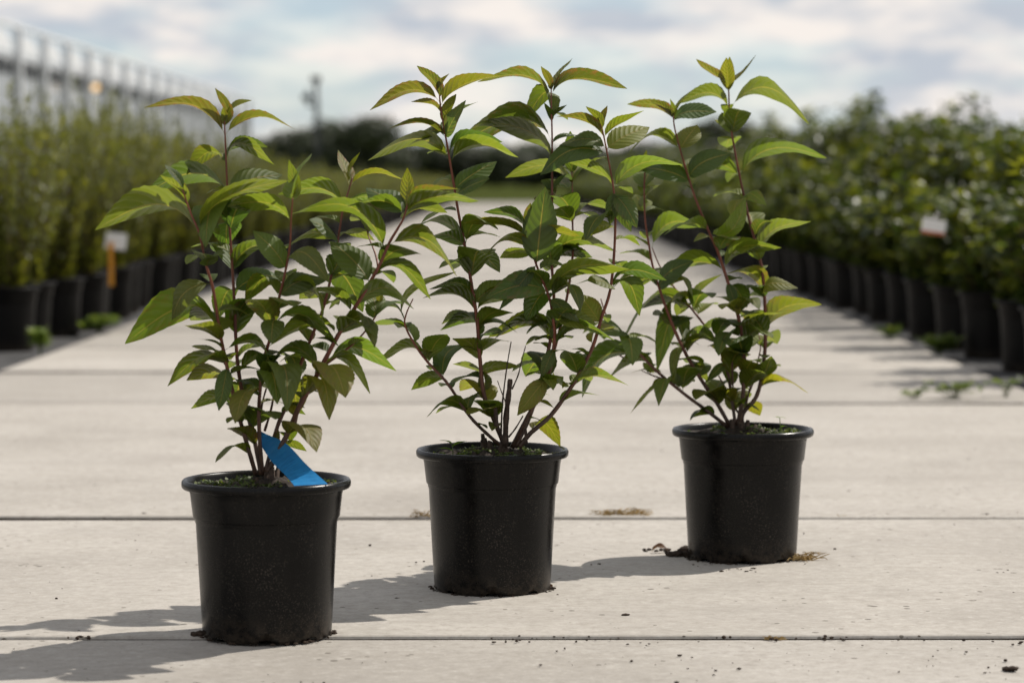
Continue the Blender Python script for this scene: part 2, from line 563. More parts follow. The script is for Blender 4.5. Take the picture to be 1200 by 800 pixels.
def make_soil(root, seed):
    s = MB()
    rings, n = 16, 64
    vs = [(0, 0, 0)]
    def hgt(x, y, r):
        z = POT_H - 0.013 + 0.014 * math.exp(-(r / 0.045) ** 2)
        return z + 0.010 * (noise.noise(Vector((x * 40, y * 40, seed * 3.1)))) + 0.006 * noise.noise(Vector((x * 120, y * 120, seed)))
    vs[0] = (0, 0, hgt(0, 0, 0))
    for i in range(1, rings + 1):
        r = 0.1095 * i / rings
        for k in range(n):
            a = 2 * math.pi * k / n
            x, y = r * math.cos(a), r * math.sin(a)
            vs.append((x, y, hgt(x, y, r)))
    fs = [(0, 1 + k, 1 + (k + 1) % n) for k in range(n)]
    for i in range(rings - 1):
        for k in range(n):
            k2 = (k + 1) % n
            fs.append((1 + i*n + k, 1 + (i+1)*n + k, 1 + (i+1)*n + k2, 1 + i*n + k2))
    s.add(vs, fs)
    so = s.build('soil', M_SOIL, root, True)
    # liverwort and moss: uncountable leaflets
    r = random.Random(seed)
    m = MB()
    for _ in range(2600):
        a = r.uniform(0, 2 * math.pi); rr = 0.104 * math.sqrt(r.random())
        x, y = rr * math.cos(a), rr * math.sin(a)
        if noise.noise(Vector((x * 22, y * 22, seed * 5.0))) < -0.05 or rr < 0.03: continue
        z = hgt(x, y, rr)
        L = r.uniform(0.002, 0.0075); b = r.uniform(0, 6.28); e = r.uniform(0.3, 1.3)
        d = Vector((math.cos(b), math.sin(b), e)).normalized() * L
        w = Vector((-math.sin(b), math.cos(b), 0)) * L * 0.45
        p = Vector((x, y, z))
        m.add([p, p + d * 0.5 + w, p + d, p + d * 0.5 - w], [(0, 1, 2, 3)])
    tag(m.build('moss', M_MOSS, so), kind='stuff')
    return so

def catmull(pts, sub=5):
    out = []
    n = len(pts)
    for i in range(n - 1):
        p0, p1, p2, p3 = pts[max(i-1, 0)], pts[i], pts[i+1], pts[min(i+2, n-1)]
        for k in range(sub):
            t = k / sub
            out.append(0.5 * ((2*p1) + (p2 - p0)*t + (2*p0 - 5*p1 + 4*p2 - p3)*t*t + (3*p1 - p0 - 3*p2 + p3)*t*t*t))
    out.append(pts[-1])
    return out

CAMP = Vector((0, 0, CAMH))
NU, NV = 22, 3
def leaf_mesh(B, T, U, width, arch, fold, r, skew=0.42, petiole=None, curl=0.35, ripple=1.0, twist=0.0):
    """blade from base B to tip T, upper side towards U, arching by arch x length"""
    X = T - B
    L = X.length
    X.normalize()
    U = (U - X * U.dot(X)).normalized()
    S = U.cross(X)
    vs, fs, uvs = [], [], []
    ph = r.uniform(0, 6.28)
    tooth = r.uniform(0.015, 0.03)
    tipturn = r.uniform(-0.05, 0.05)
    for i in range(NU + 1):
        s = i / NU
        # midrib: rises fast, falls off towards the tip
        e = math.log(0.5) / math.log(skew)
        bow = math.sin(math.pi * s ** e)
        c = B + X * (L * s) + U * (arch * L * bow) + S * (tipturn * L * s * s)
        sw = min(1.0, max(0.0, (s - 0.045) / 0.955))
        w = 0.5 * width * L * (sw ** 0.62) * ((1 - sw) ** 0.97) * 2.9
        w = max(w, 0.0007)
        tw = twist * s
        dw = (X + U * (arch * math.pi * math.cos(math.pi * s ** e))).normalized()
        un = (U - dw * U.dot(dw)).normalized()
        un, sn = un * math.cos(tw) + S * math.sin(tw), S * math.cos(tw) - un * math.sin(tw)
        for j in range(-NV, NV + 1):
            k = j / NV
            a = abs(k)
            ww = w * a
            if a == 1.0 and 1 < i < NU: ww *= 1 + (tooth if i % 2 else -tooth)
            f = fold * (1 - 0.55 * s)
            hgt = math.sin(f) * ww - curl * w * a * a * 0.6 + ripple * 0.05 * w * a * math.sin(ph + 9 * s + (2.1 if k > 0 else 0))
            vs.append(c + sn * (math.cos(f) * ww * (1 if k > 0 else -1)) + un * hgt)
            uvs.append((s, (k + 1) / 2))
    row = 2 * NV + 1
    for i in range(NU):
        for j in range(row - 1):
            fs.append((i*row + j, i*row + j + 1, (i+1)*row + j + 1, (i+1)*row + j))
    nb = len(vs)
    if petiole is not None and (petiole - B).length > 0.002:
        mb = MB(); 
        mb.tube([petiole, (petiole + B) / 2 + U * 0.001, B + X * (0.05 * L) - U * 0.0004], [0.0012, 0.0009, 0.0007], 5)
        vs += [Vector(p) for p in mb.v]
        fs += [tuple(i + nb for i in f) for f in mb.f]
        uvs += [(0.0, 0.5)] * len(mb.v)
    me = bpy.data.meshes.new('leaf')
    me.from_pydata([tuple(v) for v in vs], [], fs)
    uvl = me.uv_layers.new(name='UVMap')
    for lp in me.loops: uvl.data[lp.index].uv = uvs[lp.vertex_index]
    for p in me.polygons: p.use_smooth = True
    me.materials.append(M_LEAF)
    me.update()
    return me

GREENS = {'g': (0.062, 0.086, 0.014), 'd': (0.042, 0.067, 0.014), 'l': (0.080, 0.104, 0.017),
          'y': (0.092, 0.104, 0.014), 'b': (0.066, 0.072, 0.014), 'k': (0.118, 0.126, 0.014)}
def build_shrub(label, group_seed, x_base, d0, stems, leaves, pot_mat_):
    r = random.Random(group_seed)
    base = px(x_base, 700, d0)
    root = empty('potted_shrub', (base.x, d0, 0.0), r.uniform(-0.05, 0.05) * 0)
    tag(root, label, 'potted plant', 'potted shrubs standing on the concrete path')
    org = Vector(root.location)
    make_pot(root, group_seed, pot_mat_)
    make_soil(root, group_seed)
    curves = []
    for dz, rad, pts in stems:
        n = len(pts)
        P = []
        for i, (x, y) in enumerate(pts):
            t = i / (n - 1)
            P.append(px(x, y, d0 + dz * t ** 0.8) - org)
        C = catmull(P, 5)
        scr = catmull([Vector((x, y, 0)) for x, y in pts], 5)
        m = len(C)
        mb = MB()
        rads = [max(0.0009, 0.84 * rad * (1.12 - 0.80 * (i / (m - 1)) ** 1.1) * (1 + 0.05 * math.sin(i * 2.3))) for i in range(m)]
        mb.tube(C, rads, 8)
        so = mb.build('stem', M_STEM, root, True)
        curves.append((so, C, scr))
    placed = []
    def attach(bx, by, pick=None):
        best = None
        for si, (so, C, scr) in enumerate(curves):
            if pick is not None and si != pick: continue
            for i, q in enumerate(scr):
                dd = (q.x - bx) ** 2 + (q.y - by) ** 2
                if best is None or dd < best[0]: best = (dd, si, i)
        return math.sqrt(best[0]), best[1], best[2]
    pxm = d0 / FPX
    for row in leaves:
        bx, by, tx, ty = row[:4]
        code = row[4] if len(row) > 4 else 'g'
        arch = row[5] if len(row) > 5 else None
        dist, si, i = attach(bx, by)
        so, C, scr = curves[si]
        d_at = (C[i] + org).y
        P0 = C[i]
        Bp = P0 if dist < 9 else px(bx, by, d_at) - org
        lpx = math.hypot(tx - bx, ty - by) * pxm
        want = r.uniform(0.068, 0.092)
        if 's' in code: want = lpx * 1.05
        dep = math.sqrt(max(0.0, want ** 2 - lpx ** 2)) * r.uniform(0.5, 0.95)
        dep = max(dep, lpx * 0.22)
        sign = -1 if r.random() < 0.52 else 1
        if 'a' in code: sign = 1
        if 'c' in code: sign = -1
        if 'f' in code: dep = lpx * 0.18; sign = -1
        Tp = px(tx, ty, d_at + sign * dep) - org
        up = Vector((0, 0, 1))
        to_cam = (CAMP - (Bp + org)); to_cam.z = 0; to_cam.normalize()
        if 'f' in code:
            U = to_cam + up * 0.25
            ar = 0.06 if arch is None else arch
            fold, wid = 0.30, r.uniform(0.36, 0.42)
        elif 't' in code:
            U = up + to_cam * r.uniform(0.75, 1.1)
            ar = 0.13 if arch is None else arch
            fold, wid = r.uniform(0.30, 0.5), r.uniform(0.50, 0.60)
        else:
            U = up - to_cam * r.uniform(0.25, 0.70)
            ar = r.uniform(0.12, 0.19) if arch is None else arch
            fold, wid = r.uniform(0.42, 0.68), r.uniform(0.54, 0.64)
        kind = next((k for k in 'kydbl' if k in code), 'g')
        if 's' in code: wid *= 0.72; fold += 0.25
        elif 'b' in code or 'y' in code and by < 300:                # young tip leaves: slimmer, folded along the rib
            wid *= 0.68; fold += 0.28; ar *= 1.15
        elif not ('f' in code or 't' in code):
            ar = ar * 1.25 + 0.02
            Tp = Bp + (Tp - Bp) * (1.22 if lpx < 0.045 else 1.06)
        if 'n' in code: wid *= 0.6
        if 'w' in code: wid *= 1.1
        col = Vector(GREENS[kind]) * r.uniform(0.82, 1.18)
        col.x *= r.uniform(0.9, 1.15)
        me = leaf_mesh(Bp, Tp, U, wid, ar, fold, r, skew=r.uniform(0.36, 0.46), petiole=P0 if dist >= 9 else None,
                       curl=r.uniform(0.3, 0.62), ripple=r.uniform(0.8, 1.8), twist=r.uniform(-0.25, 0.25))
        lo = link(bpy.data.objects.new('leaf', me), so)
        scorch = {'y': 0.35, 'b': 0.85, 'k': 0.7}.get(kind, 0.0)
        if scorch == 0.0 and r.random() < 0.18: scorch = r.uniform(0.2, 0.6)
        lo.color = (col.x, col.y, col.z, 1 - scorch)
    # leaves of the crossing pairs that point away from the viewer, behind the ones in sight
    for si, (so, C, scr) in enumerate(curves):
        acc = 0.0
        for i in range(8, len(C) - 6):
            acc += (C[i] - C[i-1]).length
            if acc < 0.036 or scr[i].y > 485: continue
            acc = 0.0
            if r.random() < 0.2: continue
            L = r.uniform(0.048, 0.075) * (0.75 if scr[i].y < 230 else 1)
            a = r.uniform(0.4, 2.74)
            T = C[i] + Vector((math.cos(a) * L, math.sin(a) * L, r.uniform(-0.3, 0.25) * L))
            me = leaf_mesh(C[i], T, Vector((0, -0.2, 1)), r.uniform(0.44, 0.54), r.uniform(0.10, 0.18), r.uniform(0.4, 0.7), r, twist=r.uniform(-0.3, 0.3))
            lo = link(bpy.data.objects.new('leaf', me), so)
            c = Vector(GREENS[r.choice('ggdl')]) * r.uniform(0.85, 1.15)
            lo.color = (*c, 1.0)
    # short side shoots' leaves low on the old stems
    for k in range(20):
        so, C, scr = r.choice(curves)
        ids = [i for i in range(3, len(C) - 3) if 395 < scr[i].y < 515]
        if not ids: continue
        i = r.choice(ids)
        L = r.uniform(0.026, 0.048)
        a = r.uniform(0, 6.28)
        T = C[i] + Vector((math.cos(a) * L, math.sin(a) * L, r.uniform(-0.25, 0.5) * L))
        me = leaf_mesh(C[i], T, Vector((0, r.uniform(-.2, .5), 1)), r.uniform(0.5, 0.62), r.uniform(0.12, 0.25), r.uniform(0.35, 0.6), r, twist=r.uniform(-0.3, 0.3))
        lo = link(bpy.data.objects.new('leaf', me), so)
        c = Vector(GREENS[r.choice('gglly')]) * r.uniform(0.85, 1.1)
        lo.color = (*c, 1.0 if r.random() < .7 else .6)
    return root, curves, org

# plant in front, left: stems as (depth of the tip, radius at the foot, outline in photo pixels)
stems1 = [
 (-0.06, 0.0036, [(300,556),(290,522),(278,480),(266,430),(257,385),(250,340),(241,308),(234,275),(222,246),(214,222)]),
 ( 0.03, 0.0036, [(306,556),(298,515),(286,470),(279,430),(276,390),(275,360),(272,310),(268,250),(266,212),(264,165),(263,142)]),
 (-0.07, 0.0034, [(308,556),(304,510),(304,465),(310,420),(316,398),(325,358),(335,315),(340,285),(341,260),(343,232)]),
 (-0.03, 0.0044, [(312,556),(335,512),(351,476),(370,442),(395,395),(412,367),(430,337),(445,310),(456,285),(466,268),(473,255),(478,238)]),
 ( 0.08, 0.0034, [(310,556),(325,500),(338,470),(348,438),(365,395),(379,360),(391,310),(397,275),(402,245),(408,225),(413,208)]),
 ( 0.05, 0.0020, [(380,428),(415,402),(437,376),(446,358)]),
 ( 0.06, 0.0018, [(443,312),(440,298),(433,280),(430,270)]),
]
leaves1 = [
 (218,243,186,206,'ls'),(212,222,193,193,'dst'),(216,230,205,208,'bs'),
 (229,275,117,268,'l',.20),(233,274,334,213,'l',.12),(243,312,231,296,'dt'),(243,314,262,298,'dt'),
 (248,330,202,376,'gt',.30),(257,381,153,402,'g',.24),(275,337,330,327,'dt',.2),(272,338,257,374,'d',.22),
 (262,160,168,128,'b',.22),(265,160,348,154,'b',.22),(263,147,253,103,'bs'),(263,146,296,117,'yb',.1),(263,150,262,126,'ys'),
 (265,194,222,204,'g',.30),(266,195,319,192,'g',.34),(267,192,312,172,'da',.2),
 (266,229,170,229,'da',.20),(268,228,331,206,'dta',.15),(268,262,265,288,'dt'),(270,268,286,250,'d'),(267,262,247,284,'g',.3),
 (274,317,332,291,'g',.22),(273,318,258,300,'d'),(278,394,292,352,'g',.25),(278,394,330,360,'g',.25),(262,408,316,441,'g',.34),
 (342,236,337,188,'ls'),(343,236,363,184,'l',.05),(341,262,270,242,'g',.14),(450,293,346,254,'gc',.22),
 (336,312,297,270,'tgw',.10),(338,310,388,330,'gt',.42),(328,352,288,354,'g',.34),(329,351,386,328,'dt',.24),(329,351,376,380,'g',.34),
 (320,362,343,361,'d'),(318,387,294,352,'l',.12),(319,385,392,405,'g',.24),(314,372,316,402,'dt'),(285,441,327,440,'d',.3),
 (396,393,320,403,'g',.2),(370,433,316,431,'g',.32),
 (478,245,475,197,'ys'),(476,250,556,236,'l',.12),(471,253,410,243,'g',.16),(470,250,428,221,'dt',.1),(478,244,536,221,'b',.14),(474,262,521,250,'ga',.12),
 (457,290,531,323,'gc',.24),(446,314,491,299,'d',.15),(433,333,501,349,'g',.30),(431,329,385,284,'tgw',.12),(410,366,360,340,'g',.14),
 (388,328,421,364,'d',.25),(416,363,482,363,'g',.26),(400,388,435,405,'g',.32),(398,400,436,394,'g',.2),(388,425,460,434,'g',.22),
 (372,440,430,460,'l',.36),(371,446,397,461,'y',.2),(353,477,380,489,'y',.4),(369,445,398,461,'y',.25),
 (335,516,362,526,'y',.2),(330,534,355,528,'gn'),(338,490,352,474,'y'),(318,498,322,538,'bft'),(300,520,269,501,'b',.1),(294,537,256,541,'g',.22),
 (272,482,226,478,'g',.18),(262,440,199,451,'g',.26),(266,452,222,446,'ya',.15),(262,432,226,407,'y',.1),(263,434,237,428,'l'),
 (256,403,217,383,'l',.1),(258,396,228,378,'g'),(264,432,258,481,'dft',.1),(277,452,279,476,'d'),
 (304,466,282,490,'y',.2),(305,460,333,478,'g',.42),(340,452,346,482,'y'),(300,440,322,420,'d'),(300,452,322,470,'g',.3),
 (411,222,396,176,'bw',.04),(413,212,422,179,'ys'),(413,217,476,212,'y',.16),(402,244,330,228,'g',.18),(404,243,468,249,'ga',.14),
 (396,280,362,257,'dt',.06),(394,284,342,286,'l',.14),(395,284,436,282,'g',.14),(388,327,414,317,'d',.25),
 (446,360,446,336,'ys'),(440,372,430,352,'g'),(437,376,462,360,'d'),(430,272,436,254,'gs'),(431,274,415,262,'g'),
 (290,500,272,476,'g'),(296,510,318,494,'d'),(345,446,330,420,'d'),(360,405,340,388,'g'),(380,358,356,352,'g'),
]
# plant in the middle
stems2 = [
 (-0.05, 0.0032, [(590,524),(575,512),(550,487),(525,450),(502,425),(487,405),(475,382),(476,368),(484,350)]),
 (-0.02, 0.0042, [(592,524),(577,487),(567,462),(562,415),(559,375),(552,330),(545,290),(537,248),(530,205),(524,170),(517,130),(515,112)]),
 (-0.07, 0.0042, [(600,524),(615,495),(632,462),(645,430),(650,395),(649,380),(644,350),(631,317),(621,287),(617,270)]),
 ( 0.02, 0.0042, [(608,524),(622,507),(645,487),(667,457),(680,435),(695,405),(705,372),(715,340),(720,292),(721,242),(718,215),(712,182),(706,152)]),
 ( 0.07, 0.0036, [(604,524),(622,485),(638,430),(648,380),(649,345),(647,317),(646,282),(647,228),(647,200),(647,160),(646,120),(646,104)]),
 ( 0.11, 0.0030, [(602,524),(640,440),(662,360),(671,300),(671,262),(671,235),(670,200)]),
]
leaves2 = [
 (475,380,531,321,'gn',.2),(473,378,428,360,'d',.2),(486,403,440,382,'l',.14),(501,425,447,425,'g',.24),(503,424,524,394,'g',.16),
 (524,448,484,456,'g',.2),(525,444,545,406,'d',.2),(549,487,504,488,'g',.26),(551,487,566,468,'g',.2),
 (514,121,434,127,'b',.22),(516,123,586,88,'yb',.14),(515,116,490,77,'bs'),(516,112,526,86,'bs'),(516,140,482,119,'bs'),(518,146,536,111,'ys'),
 (521,159,456,150,'b',.18),(515,152,483,165,'dta',.1),(522,158,546,118,'tdc',.06),(524,160,559,121,'da',.1),
 (525,194,437,187,'l',.22),(526,194,603,185,'l',.18),(527,186,585,168,'da',.2),(530,223,581,188,'tdw',.06),(533,234,573,210,'dt',.06),
 (542,288,474,278,'d',.26),(543,290,502,280,'gc',.16),(546,289,580,270,'g',.3),(552,328,522,317,'gc',.3),(552,328,566,304,'gc',.2),
 (556,355,506,340,'d',.26),(557,368,499,350,'g',.18),(557,361,601,328,'gt',.16),(559,366,626,345,'g',.1),
 (560,394,599,368,'g',.22),(561,400,518,387,'g',.32),(558,385,520,380,'da',.2),(562,420,532,398,'l',.2),(563,419,596,401,'l',.12),
 (565,459,532,428,'g',.2),(567,463,606,431,'y',.30),(577,495,556,487,'y',.1),(566,478,543,461,'y',.2),(580,498,566,474,'g'),
 (617,272,622,238,'bs'),(618,280,542,262,'yb',.10),(616,276,570,250,'da',.16),(620,282,680,277,'yb',.14),(629,309,637,219,'dftw',.03),
 (621,292,575,295,'g',.24),(625,305,589,303,'ga',.14),(629,311,586,364,'dftn',.12),(640,302,719,296,'l',.22),(640,302,692,301,'da',.14),
 (643,342,732,317,'gw',.14),(646,352,679,378,'dft',.2),(643,346,569,349,'dt',.22),(648,379,617,392,'dt',.2),(650,376,698,380,'lt',.12),
 (649,405,584,397,'g',.3),(640,392,576,393,'y',.16),(650,408,717,400,'g',.22),(649,398,690,378,'ga',.2),
 (668,454,650,418,'g',-.22),(648,408,635,442,'dft',.1),(640,446,607,487,'yfw',.14),(642,440,618,440,'g',.2),(634,462,655,445,'g',.1),
 (622,508,656,521,'y',.3),(646,352,622,372,'d',.2),(645,350,672,362,'dc',.3),
 (706,160,652,137,'b',.16),(707,159,753,129,'yb',.10),(706,152,687,125,'ys'),(706,148,711,124,'bs'),
 (710,176,655,172,'dta',.26),(712,182,633,206,'dtw',.26),(711,177,762,150,'tl',.10),(718,219,667,192,'l',.10),(719,219,797,196,'l',.16),
 (719,226,713,264,'dft',.06),(720,226,738,272,'dft',.06),(721,228,748,266,'dt'),(721,268,691,278,'l',.18),(720,256,688,280,'d',.2),
 (716,339,777,330,'dw',.22),(716,342,749,368,'g',.34),(715,340,690,330,'lt'),(703,382,676,345,'tlw',.08),(696,405,716,388,'y'),
 (669,455,732,451,'l',.16),(676,440,664,416,'g',.1),
 (645,117,560,97,'b',.20),(647,117,735,104,'b',.20),(646,106,634,78,'bs'),(647,107,672,68,'yb',.04),
 (647,144,619,146,'g',.62),(648,146,664,123,'ds'),(646,142,637,121,'ds'),(645,191,569,145,'g',.14),(646,172,542,170,'da',.20),
 (669,216,596,208,'l',.20),(648,192,690,176,'da',.16),(647,316,640,289,'g'),(648,318,668,300,'d'),(647,232,634,240,'dt'),(648,232,662,222,'d'),
 (670,205,667,154,'gs'),(671,216,692,204,'d'),(671,255,653,234,'g',.1),(671,262,716,248,'g',.2),(671,264,648,252,'g'),(668,300,690,290,'g'),
 (636,446,624,418,'d'),(650,390,664,366,'d',.1),(561,410,585,392,'d'),(640,340,622,320,'d'),(548,310,580,318,'d',.2),
]
# plant at the back, right
stems3 = [
 (-0.06, 0.0036, [(853,500),(827,480),(800,460),(770,435),(752,417),(732,397),(712,372),(704,350)]),
 (-0.03, 0.0040, [(856,500),(840,472),(825,450),(805,417),(792,390),(784,370),(775,345),(765,312),(761,290),(756,257),(755,215),(757,190)]),
 ( 0.06, 0.0034, [(862,500),(856,455),(850,425),(838,398),(817,370),(795,343),(775,315),(764,290)]),
 (-0.05, 0.0042, [(864,500),(871,460),(872,415),(870,398),(865,370),(856,340),(849,318),(840,292),(831,272),(817,238),(809,215),(799,182),(791,152),(789,136)]),
 ( 0.03, 0.0042, [(864,500),(872,482),(885,467),(892,445),(896,415),(897,390),(896,350),(892,310),(882,272),(876,250),(872,230),(867,207),(859,165),(855,135),(854,108),(853,90)]),
 ( 0.07, 0.0022, [(868,500),(880,450),(891,410),(888,388)]),
 ( 0.04, 0.0020, [(785,446),(765,440),(752,434)]),
 ( 0.02, 0.0018, [(732,420),(720,412),(708,402)]),
]
leaves3 = [
 (731,398,698,390,'dt',.2),(733,400,738,422,'d'),(816,369,734,400,'gc',.30),(800,366,752,362,'da',.2),(769,433,717,442,'g',.26),(752,418,686,462,'dc',.24),
 (804,414,770,434,'d',.75),(795,408,788,445,'gn',.1),(785,447,741,481,'ln',.06),(799,459,776,473,'g',.34),(799,456,813,436,'g',.2),(803,440,826,446,'g',.3),
 (757,198,757,176,'ys'),(756,205,740,195,'l'),(763,291,822,267,'g',.26),(760,288,727,280,'l',.1),(756,252,745,228,'tlw',.05),(757,248,770,223,'l'),
 (776,336,813,305,'dt',.2),(778,338,810,347,'g',.32),(775,336,716,344,'dc',.24),(770,326,754,335,'g'),(790,384,816,350,'g',.26),(791,386,770,372,'d'),
 (847,321,777,326,'g',.14),(805,416,840,402,'g',.24),(816,368,844,325,'gn',.2),(808,360,796,368,'l'),(812,366,832,352,'d'),
 (868,399,820,392,'g',.24),(842,405,801,413,'g',.36),(838,398,860,384,'d'),(850,424,828,447,'df',.2),(852,426,873,413,'l',.1),(826,428,792,423,'l',.1),(848,422,833,408,'g'),
 (788,141,735,122,'b',.16),(789,138,762,117,'bs'),(790,140,812,105,'yb',.06),(792,145,839,133,'dt',.18),(790,142,786,116,'ys'),
 (797,179,819,147,'ltw',.08),(797,175,740,180,'g',.24),(806,213,744,196,'dt',.12),(806,212,764,203,'la',.2),(809,208,857,180,'dtw',.2),(866,208,810,212,'g',.24),
 (832,273,871,233,'lw',-.34),(830,270,780,276,'g',.14),(849,320,911,291,'g',.20),(896,347,855,322,'l',.26),(854,332,862,360,'dft',.06),(852,334,870,356,'d',.1),
 (863,369,861,349,'kst'),(864,372,848,364,'l'),(866,372,885,364,'g',.3),(871,403,914,369,'l',.20),(872,406,899,398,'g',.26),(869,400,846,414,'d',.2),
 (854,108,849,68,'yw',.02),(854,106,857,67,'ys'),(854,96,817,69,'b',-.06),(855,98,885,65,'b',-.06),
 (855,130,797,122,'g',.24),(856,130,943,145,'g',.28),(857,161,869,135,'g'),(856,161,846,132,'tl'),(857,163,852,173,'lt'),(858,160,848,150,'l'),
 (868,209,963,186,'g',.18),(873,236,899,240,'lt',.3),(874,240,861,252,'l'),(893,302,948,263,'l',.20),(892,306,872,300,'g'),
 (897,347,935,337,'lt',.42),(897,346,880,340,'d'),(898,392,958,357,'y',.20),(897,394,878,380,'d'),(890,465,944,461,'k',.26),
 (893,446,911,432,'l'),(893,442,900,421,'g',-.1),(872,481,886,486,'y'),(872,456,891,440,'g',.1),(842,486,811,492,'d',.2),(846,476,822,470,'g'),
 (862,452,846,436,'g',.2),(868,440,884,428,'y'),(876,420,860,408,'d',.2),(890,412,908,404,'g'),(860,440,870,420,'l'),(820,446,806,428,'d'),
 (854,470,838,462,'y'),(858,480,872,462,'l'),(838,470,856,452,'g'),(757,225,772,210,'g'),(888,392,878,372,'g'),(708,403,696,392,'g'),
 (880,270,866,258,'g'),(882,276,900,262,'d'),(842,296,860,284,'d'),(838,290,818,284,'g'),
]
D1, D2, D3 = 3.84, 4.275, 4.635
shrub1, cv1, org1 = build_shrub('leafy shrub in a black plastic pot with a blue strip label, nearest of the three', 11, 313, D1, stems1, leaves1, M_POT)
shrub2, cv2, org2 = build_shrub('leafy red-stemmed shrub in the middle black pot, bare dead twigs at its foot', 22, 577, D2, stems2, leaves2, M_POT)
shrub3, cv3, org3 = build_shrub('leafy shrub in the rightmost black pot, spotted yellow leaf low on its right', 33, 869.5, D3, stems3, leaves3, M_POT)

def woody_crown(root, seed, n=9):
    """knuckle of old wood the stems grow from"""
    r = random.Random(seed)
    mb = MB()
    for k in range(n):
        a = r.uniform(0, 6.28); q = r.uniform(0.002, 0.014)
        b = Vector((q * math.cos(a), q * math.sin(a), POT_H - 0.03))
        mb.tube([b, b + Vector((q * math.cos(a) * 0.4, q * math.sin(a) * 0.4, 0.022)), b + Vector((q * math.cos(a) * 0.9, q * math.sin(a) * 0.9, r.uniform(0.030, 0.052)))],
                [r.uniform(0.005, 0.008), r.uniform(0.004, 0.0065), r.uniform(0.0015, 0.0035)], 7)
    for k in range(14):
        a = r.uniform(0, 6.28)
        b = Vector((0.010 * math.cos(a), 0.010 * math.sin(a), POT_H - 0.008))
        e = b + Vector((r.uniform(0.006, 0.022) * math.cos(a), r.uniform(0.006, 0.022) * math.sin(a), r.uniform(-0.008, 0.010)))
        mb.tube([b, (b + e) / 2 + Vector((0, 0, 0.004)), e], [0.0014, 0.0011, 0.0006], 5)
    mb.build('woody_crown', M_DEADWOOD, root, True)
for rt, sd in ((shrub1, 1), (shrub2, 2), (shrub3, 3)): woody_crown(rt, sd)

def twig(root, org, d, pts, r0, r1, mat=M_DEADWOOD):
    P = catmull([px(x, y, d) - org for x, y in pts], 4)
    mb = MB(); m = len(P)
    mb.tube(P, [(r0 + (r1 - r0) * i / (m - 1)) * (1 + 0.14 * math.sin(i * 1.9)) for i in range(m)], 7)
    mb.build('dead_twig', mat, root, True)
for d, pts, r0, r1 in ((D2 - .02, [(592,522),(593,490),(596,462),(598,444)], .0050, .0038), (D2 - .01, [(587,510),(589,470),(594,430),(599,400)], .0016, .0008),
                       (D2 - .02, [(600,456),(607,440),(611,424),(616,405)], .0013, .0007), (D2 - .03, [(594,475),(588,460),(583,446)], .0010, .0006),
                       (D2 - .02, [(596,512),(604,502),(613,487)], .0016, .0010), (D2 - .04, [(616,520),(616,506),(616,494)], .0034, .0008),
                       (D2 - .03, [(582,500),(581,488),(580,477)], .0040, .0030)):
    twig(shrub2, org2, d, pts, r0, r1)
for pts in ([(304,520),(306,480),(312,455)], [(345,500),(352,470),(357,440)], [(310,505),(318,478),(323,446)]): twig(shrub1, org1, D1 + .02, pts, .0020, .0012, M_STEM)
for pts in ([(862,480),(852,458),(842,440)], [(860,470),(858,430),(860,400)], [(868,480),(878,460),(884,446)], [(866,485),(850,460),(846,448)]): twig(shrub3, org3, D3 + .01, pts, .0018, .0011, M_STEM)

# blue strip label leaning on the rim of the front pot
def ribbon(name, rows, thick, mat):
    mb = MB()
    n = len(rows)
    nor = []
    for i, (a, b) in enumerate(rows):
        a2, b2 = rows[min(i + 1, n - 1)]; a0, b0 = rows[max(i - 1, 0)]
        t = ((a2 + b2) - (a0 + b0)).normalized()
        nor.append(t.cross((b - a).normalized()).normalized() * thick / 2)
    vs = []
    for (a, b), q in zip(rows, nor): vs += [a + q, b + q, b - q, a - q]
    fs = [(0, 3, 2, 1), (4*(n-1), 4*(n-1)+1, 4*(n-1)+2, 4*(n-1)+3)]
    for i in range(n - 1):
        for k in range(4):
            k2 = (k + 1) % 4
            fs.append((4*i + k, 4*i + k2, 4*i + 4 + k2, 4*i + 4 + k))
    mb.add(vs, fs)
    return mb.build(name, mat)
A = [(297,508,3.862),(301,514,3.85),(318,540,3.83),(334,556,3.79),(345,569,3.755)]
Bq = [(304,504,3.864),(311,508,3.852),(336,520,3.832),(360,545,3.795),(384,567,3.762)]
ra = catmull([px(*p) for p in A], 5); rb = catmull([px(*p) for p in Bq], 5)
tag(ribbon('plant_label', list(zip(ra, rb)), 0.0008, M_BLUE), 'bright blue plastic strip label stuck among the front shrub\'s stems', 'plant label')

# ------------------------------------------------------------------ small weeds, tufts and crumbs
def weed(name, loc, seed, n, spread, h, leaf, mat, label, cat, group=None, creep=False):
    r = random.Random(seed)
    root = empty(name, loc)
    st, lv = MB(), MB()
    for k in range(n):
        a = r.uniform(0, 6.28)
        q = r.uniform(0.1, 1.0) * spread
        e = Vector((q * math.cos(a) * (2.2 if creep else 1), q * math.sin(a), r.uniform(0.4, 1.0) * h))
        mid = Vector((e.x * 0.4, e.y * 0.4, e.z * 0.75))
        st.tube([(0, 0, -0.003), mid, e], [0.0009, 0.0007, 0.0004], 4)
        for j in range(r.randint(3, 6)):
            t = r.uniform(0.35, 1.0)
            p = mid.lerp(e, (t - 0.35) / 0.65)
            b = r.uniform(0, 6.28); L = leaf * r.uniform(0.6, 1.2)
            dd = Vector((math.cos(b), math.sin(b), r.uniform(-0.2, 0.8))).normalized() * L
            w = Vector((-math.sin(b), math.cos(b), 0)) * L * 0.3
            lift = Vector((0, 0, L * 0.12))
            lv.add([p, p + dd * .45 + w + lift, p + dd, p + dd * .45 - w + lift, p + dd * .5], [(0, 4, 1), (1, 4, 2), (0, 3, 4), (3, 2, 4)])
    st.build('stalk', M_WEED, root)
    tag(lv.build('foliage', mat, root), kind='stuff')
    return tag(root, label, cat, group)
